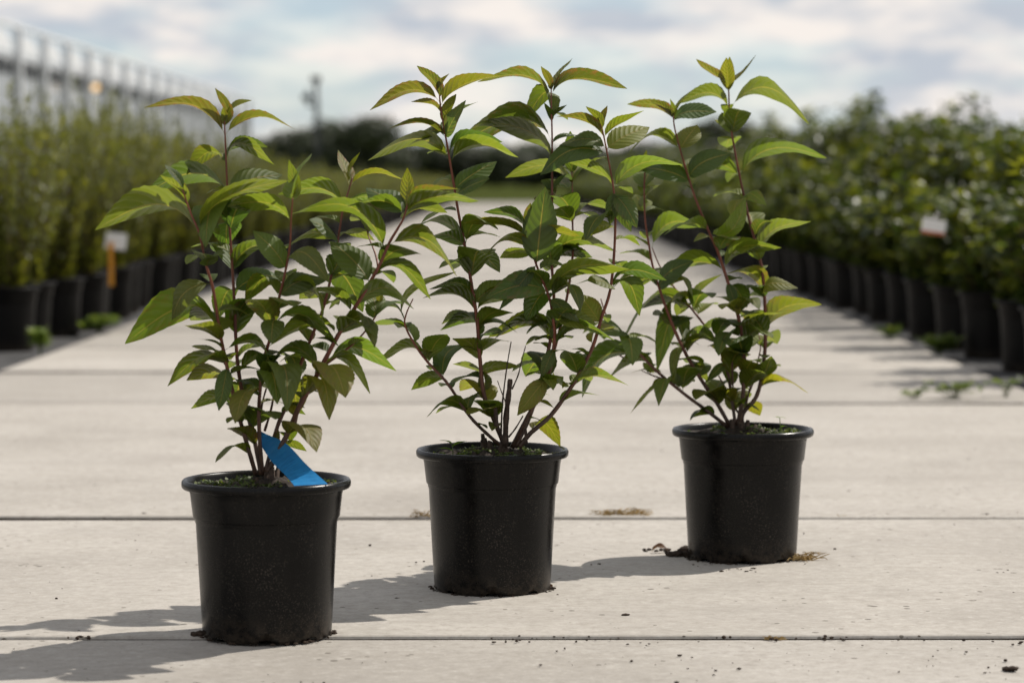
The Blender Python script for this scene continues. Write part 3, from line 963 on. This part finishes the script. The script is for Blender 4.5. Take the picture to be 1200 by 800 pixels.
def seedling(root_loc, seed, h, L, label, dirs):
    root = empty('weed_seedling', root_loc)
    r = random.Random(seed)
    s = MB(); s.tube([(0, 0, -0.006), (0.001, 0, h * 0.5), (-0.0005, 0, h)], [0.0011, 0.0009, 0.0006], 6)
    s.build('stalk', M_WEED, root, True)
    for (a, t, e) in dirs:
        p = Vector((0, 0, h * t))
        T = p + Vector((math.cos(a) * L, -0.3 * L, e * L))
        me = leaf_mesh(p, T, Vector((0, 0.25, 1)), 0.42, 0.12, 0.4, r)
        lo = link(bpy.data.objects.new('leaf', me), root)
        lo.color = (0.06, 0.11, 0.02, 1)
    return tag(root, label, 'seedling')
p = px(530, 519, D2 - 0.03)
seedling((p.x, p.y, POT_H - 0.018), 5, 0.030, 0.024, 'tiny green seedling on the soil of the middle pot', [(0.2, 0.75, 0.45), (3.0, 0.55, 0.2), (-0.2, 0.15, 0.35), (2.6, 0.9, 0.3)])
p = px(914, 500, D3 + 0.0)
seedling((p.x, p.y, POT_H - 0.018), 6, 0.036, 0.012, 'tiny thin seedling on the soil of the rightmost pot', [(0.1, 0.5, 0.3), (3.0, 0.95, 0.2), (0.3, 0.98, -0.2)])

def straw_tuft(loc, seed, n, spread, h, label, cat='dry grass', ysp=0.35):
    r = random.Random(seed)
    mb = MB()
    for k in range(n):
        b = Vector((r.uniform(-1, 1) * spread, r.uniform(-1, 1) * spread * ysp, -0.001))
        a = r.uniform(0, 6.28); L = r.uniform(0.4, 1.0) * h * 2.2
        e = b + Vector((math.cos(a) * L, math.sin(a) * L * 0.6, r.uniform(0.05, 0.9) * h))
        m = (b + e) / 2 + Vector((r.uniform(-.3, .3) * L, 0, r.uniform(0.1, 0.5) * h))
        mb.tube(catmull([b, m, e], 3), [0.0009] * 4 + [0.0007] * 2 + [0.0004], 4)
    o = mb.build('dry_grass_tuft', M_STRAW)
    o.location = loc
    return tag(o, label, cat)
straw_tuft(ground_px(731, 604), 1, 90, 0.045, 0.016, 'dry straw-coloured tuft in the joint between middle and rightmost pots')
straw_tuft(ground_px(497, 606), 2, 22, 0.012, 0.018, 'small dry tuft in the joint left of the middle pot')
straw_tuft(ground_px(940, 656), 3, 60, 0.014, 0.016, 'brown wisps of dry root at the right foot of the rightmost pot', ysp=0.9)
straw_tuft(ground_px(905, 748), 4, 26, 0.012, 0.005, 'flat bit of yellow moss in the nearest joint')
straw_tuft(ground_px(1000, 605), 8, 16, 0.03, 0.004, 'thin dry stalks lying in the joint right of the rightmost pot')
weed('creeping_weed', ground_px(1117, 468), 21, 22, 0.055, 0.05, 0.026, M_WEED, 'low green weed creeping along a joint near the right path edge', 'weed', creep=True)
weed('creeping_weed', ground_px(1070, 468), 22, 9, 0.03, 0.03, 0.024, M_WEED, 'small green weed at the left end of the creeping weeds', 'weed', creep=True)
weed('creeping_weed', ground_px(1178, 466), 27, 9, 0.04, 0.055, 0.024, M_WEED, 'thin weed in the joint close to the right picture edge', 'weed', creep=True)
weed('path_edge_weed', ground_px(1100, 416), 23, 46, 0.08, 0.06, 0.045, M_WEED, 'bushy green weed at the foot of the right row of pots', 'weed')
weed('path_edge_weed', ground_px(1043, 398), 24, 18, 0.07, 0.05, 0.035, M_WEED, 'smaller weed behind the bushy weed along the right pots', 'weed')
weed('path_edge_weed', ground_px(47, 416), 25, 34, 0.035, 0.095, 0.038, M_WEED, 'upright green weed in the shade at the left path edge', 'weed')
weed('path_edge_weed', ground_px(116, 391), 26, 34, 0.09, 0.075, 0.045, M_WEED, 'leafy weed at the foot of the pot with the orange stick', 'weed')

def lump(mb, p, s, r):
    ico = [(0,0,1),(0.894,0,0.447),(0.276,0.851,0.447),(-0.724,0.526,0.447),(-0.724,-0.526,0.447),(0.276,-0.851,0.447),
           (0.724,0.526,-0.447),(-0.276,0.851,-0.447),(-0.894,0,-0.447),(-0.276,-0.851,-0.447),(0.724,-0.526,-0.447),(0,0,-1)]
    fc = [(0,1,2),(0,2,3),(0,3,4),(0,4,5),(0,5,1),(1,6,2),(2,7,3),(3,8,4),(4,9,5),(5,10,1),(2,6,7),(3,7,8),(4,8,9),(5,9,10),(1,10,6),(11,7,6),(11,8,7),(11,9,8),(11,10,9),(11,6,10)]
    k = (r.uniform(0.7, 1.6), r.uniform(0.6, 1.1), r.uniform(0.4, 0.8))
    mb.add([Vector((v[0]*k[0]*s, v[1]*k[1]*s, v[2]*k[2]*s)) * r.uniform(0.75, 1.2) + p for v in ico], fc)
cr = MB()
rc = random.Random(99)
for _ in range(420):
    y = rc.uniform(3.35, 6.8); x = rc.uniform(-0.20, 0.20) * y
    if rc.random() < 0.45: x = abs(x); y = rc.uniform(3.35, 4.6)
    s = 0.0008 + 0.0022 * rc.random() ** 4
    lump(cr, Vector((x, y, s * 0.3)), s, rc)
for X, Y, n, sp, sz in ((733,722,1,0.0,.0065),(1186,785,3,.008,.0075),(848,747,3,.012,.004),(990,747,14,.06,.003),(930,748,10,.05,.003),(90,747,8,.02,.0035),
                        (168,603,5,.012,.006),(178,596,3,.01,.005),(240,744,20,.018,.008),(386,743,12,.010,.006),(770,645,14,.022,.0045),(797,651,26,.014,.011),
                        (803,646,8,.006,.012),(643,690,12,.007,.006),(640,694,5,.02,.0025),(640,750,10,.08,.0025),(760,748,12,.1,.0022),(1100,748,12,.12,.0025),
                        (1155,603,3,.008,.004),(120,600,14,.12,.003),(640,601,8,.1,.002),(880,668,12,.05,.003),(600,752,5,.03,.003),(975,738,3,.01,.003),(370,800,3,.02,.003)):
    c = ground_px(X, Y)
    for _ in range(n):
        s = sz * rc.uniform(0.45, 1.1)
        lump(cr, c + Vector((rc.uniform(-sp, sp), rc.uniform(-sp, sp) * 0.5, s * 0.3)), s, rc)
for org, rr in ((org1, .092), (org2, .092), (org3, .092)):
    for _ in range(70):
        a = rc.uniform(0, 6.28); q = rr + rc.uniform(-0.004, 0.010) * rc.random()
        s = rc.uniform(0.001, 0.0038)
        lump(cr, Vector((org.x + q * math.cos(a), org.y + q * math.sin(a), s * 0.3)), s, rc)
tag(cr.build('soil_crumbs', M_CRUMB), 'dark soil crumbs and grit scattered over the concrete', 'soil crumbs', kind='stuff')
# dead leaf curled against the middle and rightmost pot
for (X, Y, d, L, a, lab) in ((647, 690, None, .020, 2.0, 'small curled brown leaf at the right foot of the middle pot'), (764, 647, None, .030, 0.3, 'shrivelled brown leaf lying left of the rightmost pot')):
    q = ground_px(X, Y); r = random.Random(X)
    me = leaf_mesh(Vector((0, 0, 0.001)), Vector((math.cos(a) * L, math.sin(a) * L * .4, 0.006)), Vector((0, -.4, 1)), .6, .25, .9, r, ripple=4)
    o = link(bpy.data.objects.new('dead_leaf', me)); o.location = q; o.color = (.06, .028, .014, .5)
    tag(o, lab, 'dead leaf')

# ------------------------------------------------------------------ rows of nursery stock either side
def stock_pot(seed, mat):
    mb = MB()
    k = 1.06
    prof = [(r * k, z * 1.12) for r, z in pot_profile()]
    mb.lathe(prof, 28)
    return mb.mesh('pot', mat, True)
def willow_bush(seed, h, rad, nst):
    """upright wands with narrow leaves"""
    r = random.Random(seed)
    st, lv = MB(), MB()
    z0 = 0.22
    for k in range(nst):
        a = r.uniform(0, 6.28); q = rad * math.sqrt(r.random())
        hh = h * r.uniform(0.62, 1.0) * (1.0 if r.random() < 0.85 else 1.16)
        b = Vector((0.05 * math.cos(a), 0.05 * math.sin(a), z0))
        m = Vector((q * 0.55 * math.cos(a), q * 0.55 * math.sin(a), z0 + (hh - z0) * 0.5))
        e = Vector((q * math.cos(a), q * math.sin(a), hh))
        C = catmull([b, m, e], 5)
        st.tube(C, [0.003 - 0.0022 * i / 10 for i in range(11)], 4)
        n = int(70 * (hh - z0) / 0.65)
        for j in range(n):
            t = (j + r.random()) / n
            t = 0.06 + 0.94 * t
            i = min(9, int(t * 10)); p = C[i].lerp(C[i + 1], t * 10 - i)
            b2 = r.uniform(0, 6.28); L = r.uniform(0.035, 0.065) * (1.15 - 0.45 * t)
            d = Vector((math.cos(b2), math.sin(b2), r.uniform(0.1, 1.1))).normalized() * L
            w = Vector((-math.sin(b2), math.cos(b2), 0)) * L * 0.17
            lv.add([p, p + d * .4 + w, p + d, p + d * .4 - w], [(0, 1, 2, 3)])
    return st.mesh('wands', M_TWIG), lv.mesh('foliage', M_WILLOW)
def broad_bush(seed, h, rad, nst):
    """bushy shrub with small oval glossy leaves"""
    r = random.Random(seed)
    st, lv = MB(), MB()
    z0 = 0.22
    for k in range(nst):
        a = r.uniform(0, 6.28); q = rad * math.sqrt(r.random())
        hh = z0 + (h - z0) * r.uniform(0.45, 1.0) * (1 - 0.25 * (q / rad) ** 2)
        if r.random() < 0.07: hh *= 1.22
        b = Vector((0.04 * math.cos(a), 0.04 * math.sin(a), z0))
        m = Vector((q * 0.6 * math.cos(a), q * 0.6 * math.sin(a), z0 + (hh - z0) * 0.45))
        e = Vector((q * math.cos(a), q * math.sin(a), hh))
        C = catmull([b, m, e], 5)
        st.tube(C, [0.003 - 0.002 * i / 10 for i in range(11)], 4)
        n = int(52 * (hh - z0) / 0.55) + 8
        for j in range(n):
            t = 0.05 + 0.95 * (j + r.random()) / n
            i = min(9, int(t * 10)); p = C[i].lerp(C[i + 1], t * 10 - i)
            b2 = r.uniform(0, 6.28); L = r.uniform(0.035, 0.075)
            p = p + Vector((math.cos(b2), math.sin(b2), 0.2)) * r.uniform(0, 0.03)
            d = Vector((math.cos(b2), math.sin(b2), r.uniform(-0.75, 0.6))).normalized() * L
            w = Vector((-math.sin(b2), math.cos(b2), r.uniform(-.4, .4))) * L * 0.27
            up = Vector((0, 0, L * 0.08))
            lv.add([p, p + d * .3 + w + up, p + d * .7 + w * .8, p + d, p + d * .7 - w * .8, p + d * .3 - w + up, p + d * .5 - up],
                   [(0, 6, 1), (1, 6, 2), (2, 6, 3), (3, 6, 4), (4, 6, 5), (5, 6, 0)])
    return st.mesh('branches', M_TWIG), lv.mesh('foliage', M_BROAD)
POTM = stock_pot(1, M_POT2)
WIL = [willow_bush(100 + k, h, 0.25, 34) for k, h in enumerate((0.90, 0.95, 1.0, 0.93, 1.05))]
BRO = [broad_bush(200 + k, h, 0.27, 48) for k, h in enumerate((0.88, 0.93, 0.84, 0.97))]
LOW = [broad_bush(300 + k, h, 0.20, 40) for k, h in enumerate((0.62, 0.68, 0.58))]
sm = MB(); sm.lathe([(0.0, 0.235), (0.06, 0.233), (0.112, 0.228)], 20)
STOCKSOIL = sm.mesh('soil', M_SOIL)
def stock(name, loc, rz, sc, pair, woodname, label, group, tall=1.0):
    root = empty(name, loc, rz)
    root.scale = (1, 1, 1)
    for nm, me, s in (('pot', POTM, 1), ('soil', STOCKSOIL, 1), (woodname, pair[0], sc), ('foliage', pair[1], sc)):
        o = link(bpy.data.objects.new(nm, me), root)
        o.scale = (s, s, (1 + (s - 1) * 0.75) * (tall if s != 1 else 1))
        if nm == 'foliage': o['kind'] = 'stuff'
    return tag(root, label, 'potted plant', group)
rs = random.Random(4)
NTH = ('nearest', 'second', 'third', 'fourth', 'fifth', 'sixth', 'seventh', 'eighth')
GL = 'potted narrow-leaved shrubs in the left rows'
GR = 'potted broad-leaved shrubs in the right rows'
# left: front row from the first pot in view to the far end of the path
y = 10.55; i = 0
while y < 80:
    lab = ('light green wispy shrub in black pot, one of the row along the left path edge', 'wispy light green shrub in the pot nearest the left picture edge',
           'wispy light green shrub in the pot holding the white label on an orange stick')[1 if i == 0 else 2 if i == 3 else 0]
    if 0 < i < 8 and i != 3: lab = 'wispy shrub in black pot, %s of the left front row from the picture edge' % NTH[i]
    stock('potted_wispy_shrub', (-1.93 + rs.uniform(-.04, .04), y, -0.012), rs.uniform(0, 6.28), rs.uniform(0.92, 1.08), WIL[rs.randrange(5)], 'wands', lab, GL, 1.0 - 0.22 * min(1, max(0, (y - 15) / 10)))
    if i == 3: stick_pot = (-1.93, y)
    y += rs.uniform(0.47, 0.56); i += 1
y = 11.2
while y < 34:
    stock('potted_wispy_shrub', (-2.45 + rs.uniform(-.05, .05), y, -0.012), rs.uniform(0, 6.28), rs.uniform(0.98, 1.14), WIL[rs.randrange(5)], 'wands', 'light green wispy shrub behind the front row on the left', GL, 1.0 - 0.22 * min(1, max(0, (y - 15) / 10)))
    y += rs.uniform(0.5, 0.6)
# right: lower front row, taller rows behind it
y = 8.85; i = 0
while y < 80:
    lab = ('low dark green shrub in black pot, one of the row along the right path edge', 'low dark green shrub in the pot nearest the right picture edge')[1 if i == 0 else 0]
    if 0 < i < 8: lab = 'low shrub in black pot, %s of the right front row from the picture edge' % NTH[i]
    stock('potted_glossy_shrub', (1.775 + rs.uniform(-.02, .02), y, -0.012), rs.uniform(0, 6.28), rs.uniform(0.85, 1.22), LOW[rs.randrange(3)], 'branches', lab, GR)
    y += rs.uniform(0.52, 0.78); i += 1
y = 9.6; i = 0
while y < 80:
    stock('potted_tall_shrub', (2.36 + rs.uniform(-.06, .06), y, -0.012), rs.uniform(0, 6.28), rs.uniform(0.84, 1.22), BRO[rs.randrange(4)], 'branches',
          'tall glossy green shrub behind the low front row on the right', GR, 1.0 + 0.14 * min(1, max(0, (y - 12) / 10)))
    y += rs.uniform(0.46, 0.56); i += 1
y = 13.0
while y < 36:
    stock('potted_tall_shrub', (3.1 + rs.uniform(-.06, .06), y, -0.012), rs.uniform(0, 6.28), rs.uniform(0.88, 1.22), BRO[rs.randrange(4)], 'branches',
          'tall glossy green shrub at the back of the right block', GR, 1.0 + 0.14 * min(1, max(0, (y - 12) / 10)))
    y += rs.uniform(0.6, 0.7)

# label sticks
def stick_label(p_top, d, w, h, wide, stick_to, label, face=M_WHITE):
    c = px(p_top[0], p_top[1], d)
    root = empty('stick_label', (c.x, c.y, stick_to))
    s = MB(); s.box(-wide / 2, wide / 2, -0.001, 0.001, -0.02, c.z - stick_to)
    s.build('stick', M_ORANGE, root)
    f = MB(); f.box(-w / 2, w / 2, -0.004, -0.0025, c.z - stick_to - h * 0.4, c.z - stick_to + h * 0.6)
    pl = f.build('plate', face, root)
    pl.rotation_euler = (R(-8), R(6), 0)
    return tag(root, label, 'plant label')
stick_label((130, 284), stick_pot[1] - 0.07, 0.092, 0.072, 0.022, 0.205, 'white label on an orange stick standing in a left pot')
stick_label((932, 262), 16.6, 0.05, 0.02, 0.030, 0.215, 'plain orange stick standing among the right shrubs', M_ORANGE)
t = px(1094, 267, 9.7)
tg = empty('hanging_tag', t)
b = MB(); b.box(-.042, .042, -.0008, .0008, -.024, .030); pl = b.build('card', M_WHITE, tg); pl.rotation_euler = (R(10), R(8), R(-12))
b = MB(); b.box(-.041, .041, -.0016, -.0011, -.0235, -.013); b.build('printed_strip', M_RED, pl)
b = MB(); b.tube([(0, .002, .028), (.02, .05, .05), (.06, .12, .03)], [.0012] * 3, 5); b.build('tie', M_WHITE, tg)
tag(tg, 'white card tag hanging in the right row of shrubs', 'plant tag')

# ------------------------------------------------------------------ greenhouse far left, lamp post, trees
GX, BAY, G0, NB = -15.5, 4.7, 62.0, 21
TOPZ, GUT = 5.42, 4.52
gh = empty('greenhouse', (GX, G0, 0))
tag(gh, 'long pale greenhouse with evenly spaced steel posts beyond the left row', 'greenhouse')
def shared(name, mb, mat, n, fn, parent=gh):
    me = mb.mesh(name, mat)
    for i in range(n):
        o = link(bpy.data.objects.new(name, me), parent)
        o.location = fn(i)
p_ = MB(); p_.box(-0.11, 0.11, -0.16, 0.16, -0.05, TOPZ)
shared('post', p_, M_METAL, NB + 1, lambda i: (0.12, i * BAY, 0))
p_ = MB(); p_.box(-0.03, 0.03, 0.30, BAY - 0.30, 0.5, GUT - 0.55)
shared('glass_pane', p_, M_GLASS, NB, lambda i: (0.0, i * BAY, 0))
p_ = MB()
arc = [(0.35 + (BAY - 0.7) * k / 10, GUT + 0.12 + 0.62 * math.sin(math.pi * k / 10) ** 0.5) for k in range(11)]
vs = [(-0.02, a, z) for a, z in arc] + [(0.02, a, z) for a, z in arc]
p_.add(vs, [tuple(range(11)), tuple(range(21, 10, -1))] + [(k, 11 + k, 12 + k, k + 1) for k in range(10)] + [(10, 21, 11, 0)])
shared('upper_panel', p_, M_PANEL, NB, lambda i: (0.0, i * BAY, 0))
p_ = MB(); p_.box(-0.09, 0.09, BAY * 0.5 - 0.9, BAY * 0.5 + 0.9, GUT - 0.50, GUT - 0.10)
shared('vent', p_, M_DARKMETAL, NB, lambda i: (0.05, i * BAY, 0))
p_ = MB(); p_.box(-0.05, 0.05, 0.17, BAY - 0.17, 0.0, 0.48)
shared('plinth', p_, M_METAL, NB, lambda i: (0, i * BAY, -0.05))
p_ = MB(); p_.box(-0.10, 0.08, -0.2, NB * BAY + 0.2, TOPZ, TOPZ + 0.12); p_.build('top_rail', M_METAL, gh)
p_ = MB(); p_.box(-0.22, -0.05, -0.2, NB * BAY + 0.2, GUT - 0.08, GUT + 0.08); p_.build('gutter', M_METAL, gh)
p_ = MB(); p_.add([(-0.25, 0, GUT - 0.1), (-0.25, NB * BAY, GUT - 0.1), (-9, NB * BAY, GUT - 0.3), (-9, 0, GUT - 0.3), (-9, 0, 0), (-9, NB * BAY, 0)], [(0, 1, 2, 3), (3, 2, 5, 4)]); p_.build('roof', M_GLASS, gh)

def emis(name, col, s):
    m = Mat(name); m.set(Base_Color=col, Roughness=0.5)
    m.b.inputs['Emission Color'].default_value = (*col, 1); m.b.inputs['Emission Strength'].default_value = s
    return m.m
gl = px(112, 103, 100.0)
k = (GX + 0.75) / gl.x
gl = CAMP + (gl - CAMP) * k
lm = empty('wall_lamp', gl)
b = MB(); b.lathe([(0.0, -0.13), (0.08, -0.11), (0.13, -0.03), (0.13, 0.04), (0.07, 0.11), (0.0, 0.12)], 16); b.build('globe', emis('lit_lamp_globe', (1.0, 0.66, 0.32), 1.0), lm, True)
b = MB(); b.box(-0.64, -0.155, -0.04, 0.04, -0.03, 0.03); b.build('bracket', M_DARKMETAL, lm)
tag(lm, 'round lamp glowing warm on the greenhouse wall', 'lamp')

LP = px(371, 96, 112.0)
lp = empty('lamp_post', (LP.x, LP.y, -0.05))
b = MB(); b.tube([(0, 0, 0), (0, 0, 2.6), (0, 0, LP.z + .05)], [0.13, 0.115, 0.10], 10); b.build('pole', M_DARKMETAL, lp, True)
b = MB(); b.box(-0.42, 0.12, -0.05, 0.05, LP.z - 0.95, LP.z - 0.85); b.box(-0.42, -0.32, -0.05, 0.05, LP.z - 0.95, LP.z - 0.25); b.build('arm', M_DARKMETAL, lp)
for zx, zz in ((-0.37, LP.z - 0.72), (0.0, LP.z + 0.02)):
    b = MB(); b.box(zx - 0.22, zx + 0.16, -0.14, 0.14, zz, zz + 0.26); b.build('floodlight', M_DARKMETAL, lp)
tag(lp, 'slim dark lamp post with two floodlights before the trees', 'lamp post')

def crown_mesh(seed, h, rad, n, lobes):
    r = random.Random(seed)
    L = []
    for k in range(lobes):
        a = r.uniform(0, 6.28); q = rad * 0.62 * math.sqrt(r.random())
        z = h * r.uniform(0.30, 0.78)
        s = rad * r.uniform(0.34, 0.55) * (1.15 - 0.5 * (z / h - .3))
        L.append((Vector((q * math.cos(a), q * math.sin(a), z)), s))
    mb = MB()
    for _ in range(n):
        c, s = r.choice(L)
        d = Vector((r.gauss(0, 1), r.gauss(0, 1), r.gauss(0, 1))).normalized()
        p = c + d * s * r.random() ** 0.4 * Vector((1, 1, .85)).length / 1.7
        if p.z < h * 0.08: continue
        q = r.uniform(0.18, 0.42)
        t = Vector((r.gauss(0, 1), r.gauss(0, 1), r.gauss(0, .6))).normalized()
        w = t.cross(d).normalized() if t.cross(d).length > .01 else Vector((1, 0, 0))
        mb.add([p - t * q, p + w * q * .6, p + t * q, p - w * q * .6], [(0, 1, 2, 3)])
    return mb.mesh('crown', M_TREE)
def trunk_mesh(seed, h, rad):
    r = random.Random(seed)
    mb = MB()
    mb.tube([(0, 0, -.1), (r.uniform(-.1, .1), 0, h * .3), (r.uniform(-.2, .2), r.uniform(-.2, .2), h * .62)], [h * .03, h * .024, h * .012], 8)
    for k in range(6):
        a = r.uniform(0, 6.28); z = h * r.uniform(.2, .5)
        mb.tube([(0, 0, z), (rad * .3 * math.cos(a), rad * .3 * math.sin(a), z + h * .14), (rad * .6 * math.cos(a), rad * .6 * math.sin(a), z + h * .2)], [h * .012, h * .009, h * .004], 5)
    return mb.mesh('trunk', M_BARK)
TV = [(crown_mesh(s, h, rd, 7000, 24), trunk_mesh(s, h, rd), h) for s, h, rd in ((51, 7.0, 4.4), (52, 6.2, 4.8), (53, 8.0, 4.6))]
rt = random.Random(12)
def tree(xp, ytop, d, v, widen, label):
    top = px(xp, ytop, d)
    cm, tm, h = TV[v]
    s = (top.z + 0.05) / max(v.co.z for v in cm.vertices)
    root = empty('tree', (top.x, d, -0.05), rt.uniform(0, 6.28))
    o = link(bpy.data.objects.new('trunk', tm), root); o.scale = (s, s, s)
    o = link(bpy.data.objects.new('crown', cm), root); o.scale = (s * widen, s * widen, s)
    return tag(root, label, 'tree', 'trees along the far field edge')
tree(412, 134, 235, 0, 1.15, 'tallest round dark tree right of the lamp post')
tree(438, 150, 238, 1, 1.0, 'dark tree on the right shoulder of the tallest round tree')
tree(378, 152, 240, 2, 0.9, 'dark tree directly behind the lamp post')
tree(352, 146, 244, 1, 0.8, 'narrow dark tree just left of the lamp post')
tree(325, 160, 250, 0, 0.9, 'low dark tree at the left end of the far tree line')
tree(852, 136, 225, 2, 1.2, 'dark tree behind the rightmost shrub, taller of two')
tree(890, 148, 230, 1, 1.1, 'lower dark tree to the right of the tree behind the rightmost shrub')
for k, x in enumerate(range(465, 835, 24)):
    tree(x + rt.uniform(-6, 6), rt.uniform(163, 177), rt.uniform(250, 275), k % 3, 1.3, 'low dark tree in the far tree line behind the shrubs')
for k, x in enumerate(range(925, 1260, 30)):
    tree(x + rt.uniform(-6, 6), rt.uniform(152, 166), rt.uniform(250, 285), k % 3, 1.2, 'distant dark tree just showing over the right row of shrubs')
for k, x in enumerate(range(-20, 310, 36)):
    tree(x, rt.uniform(165, 180), rt.uniform(290, 310), k % 3, 1.2, 'distant dark tree behind the greenhouse on the left')
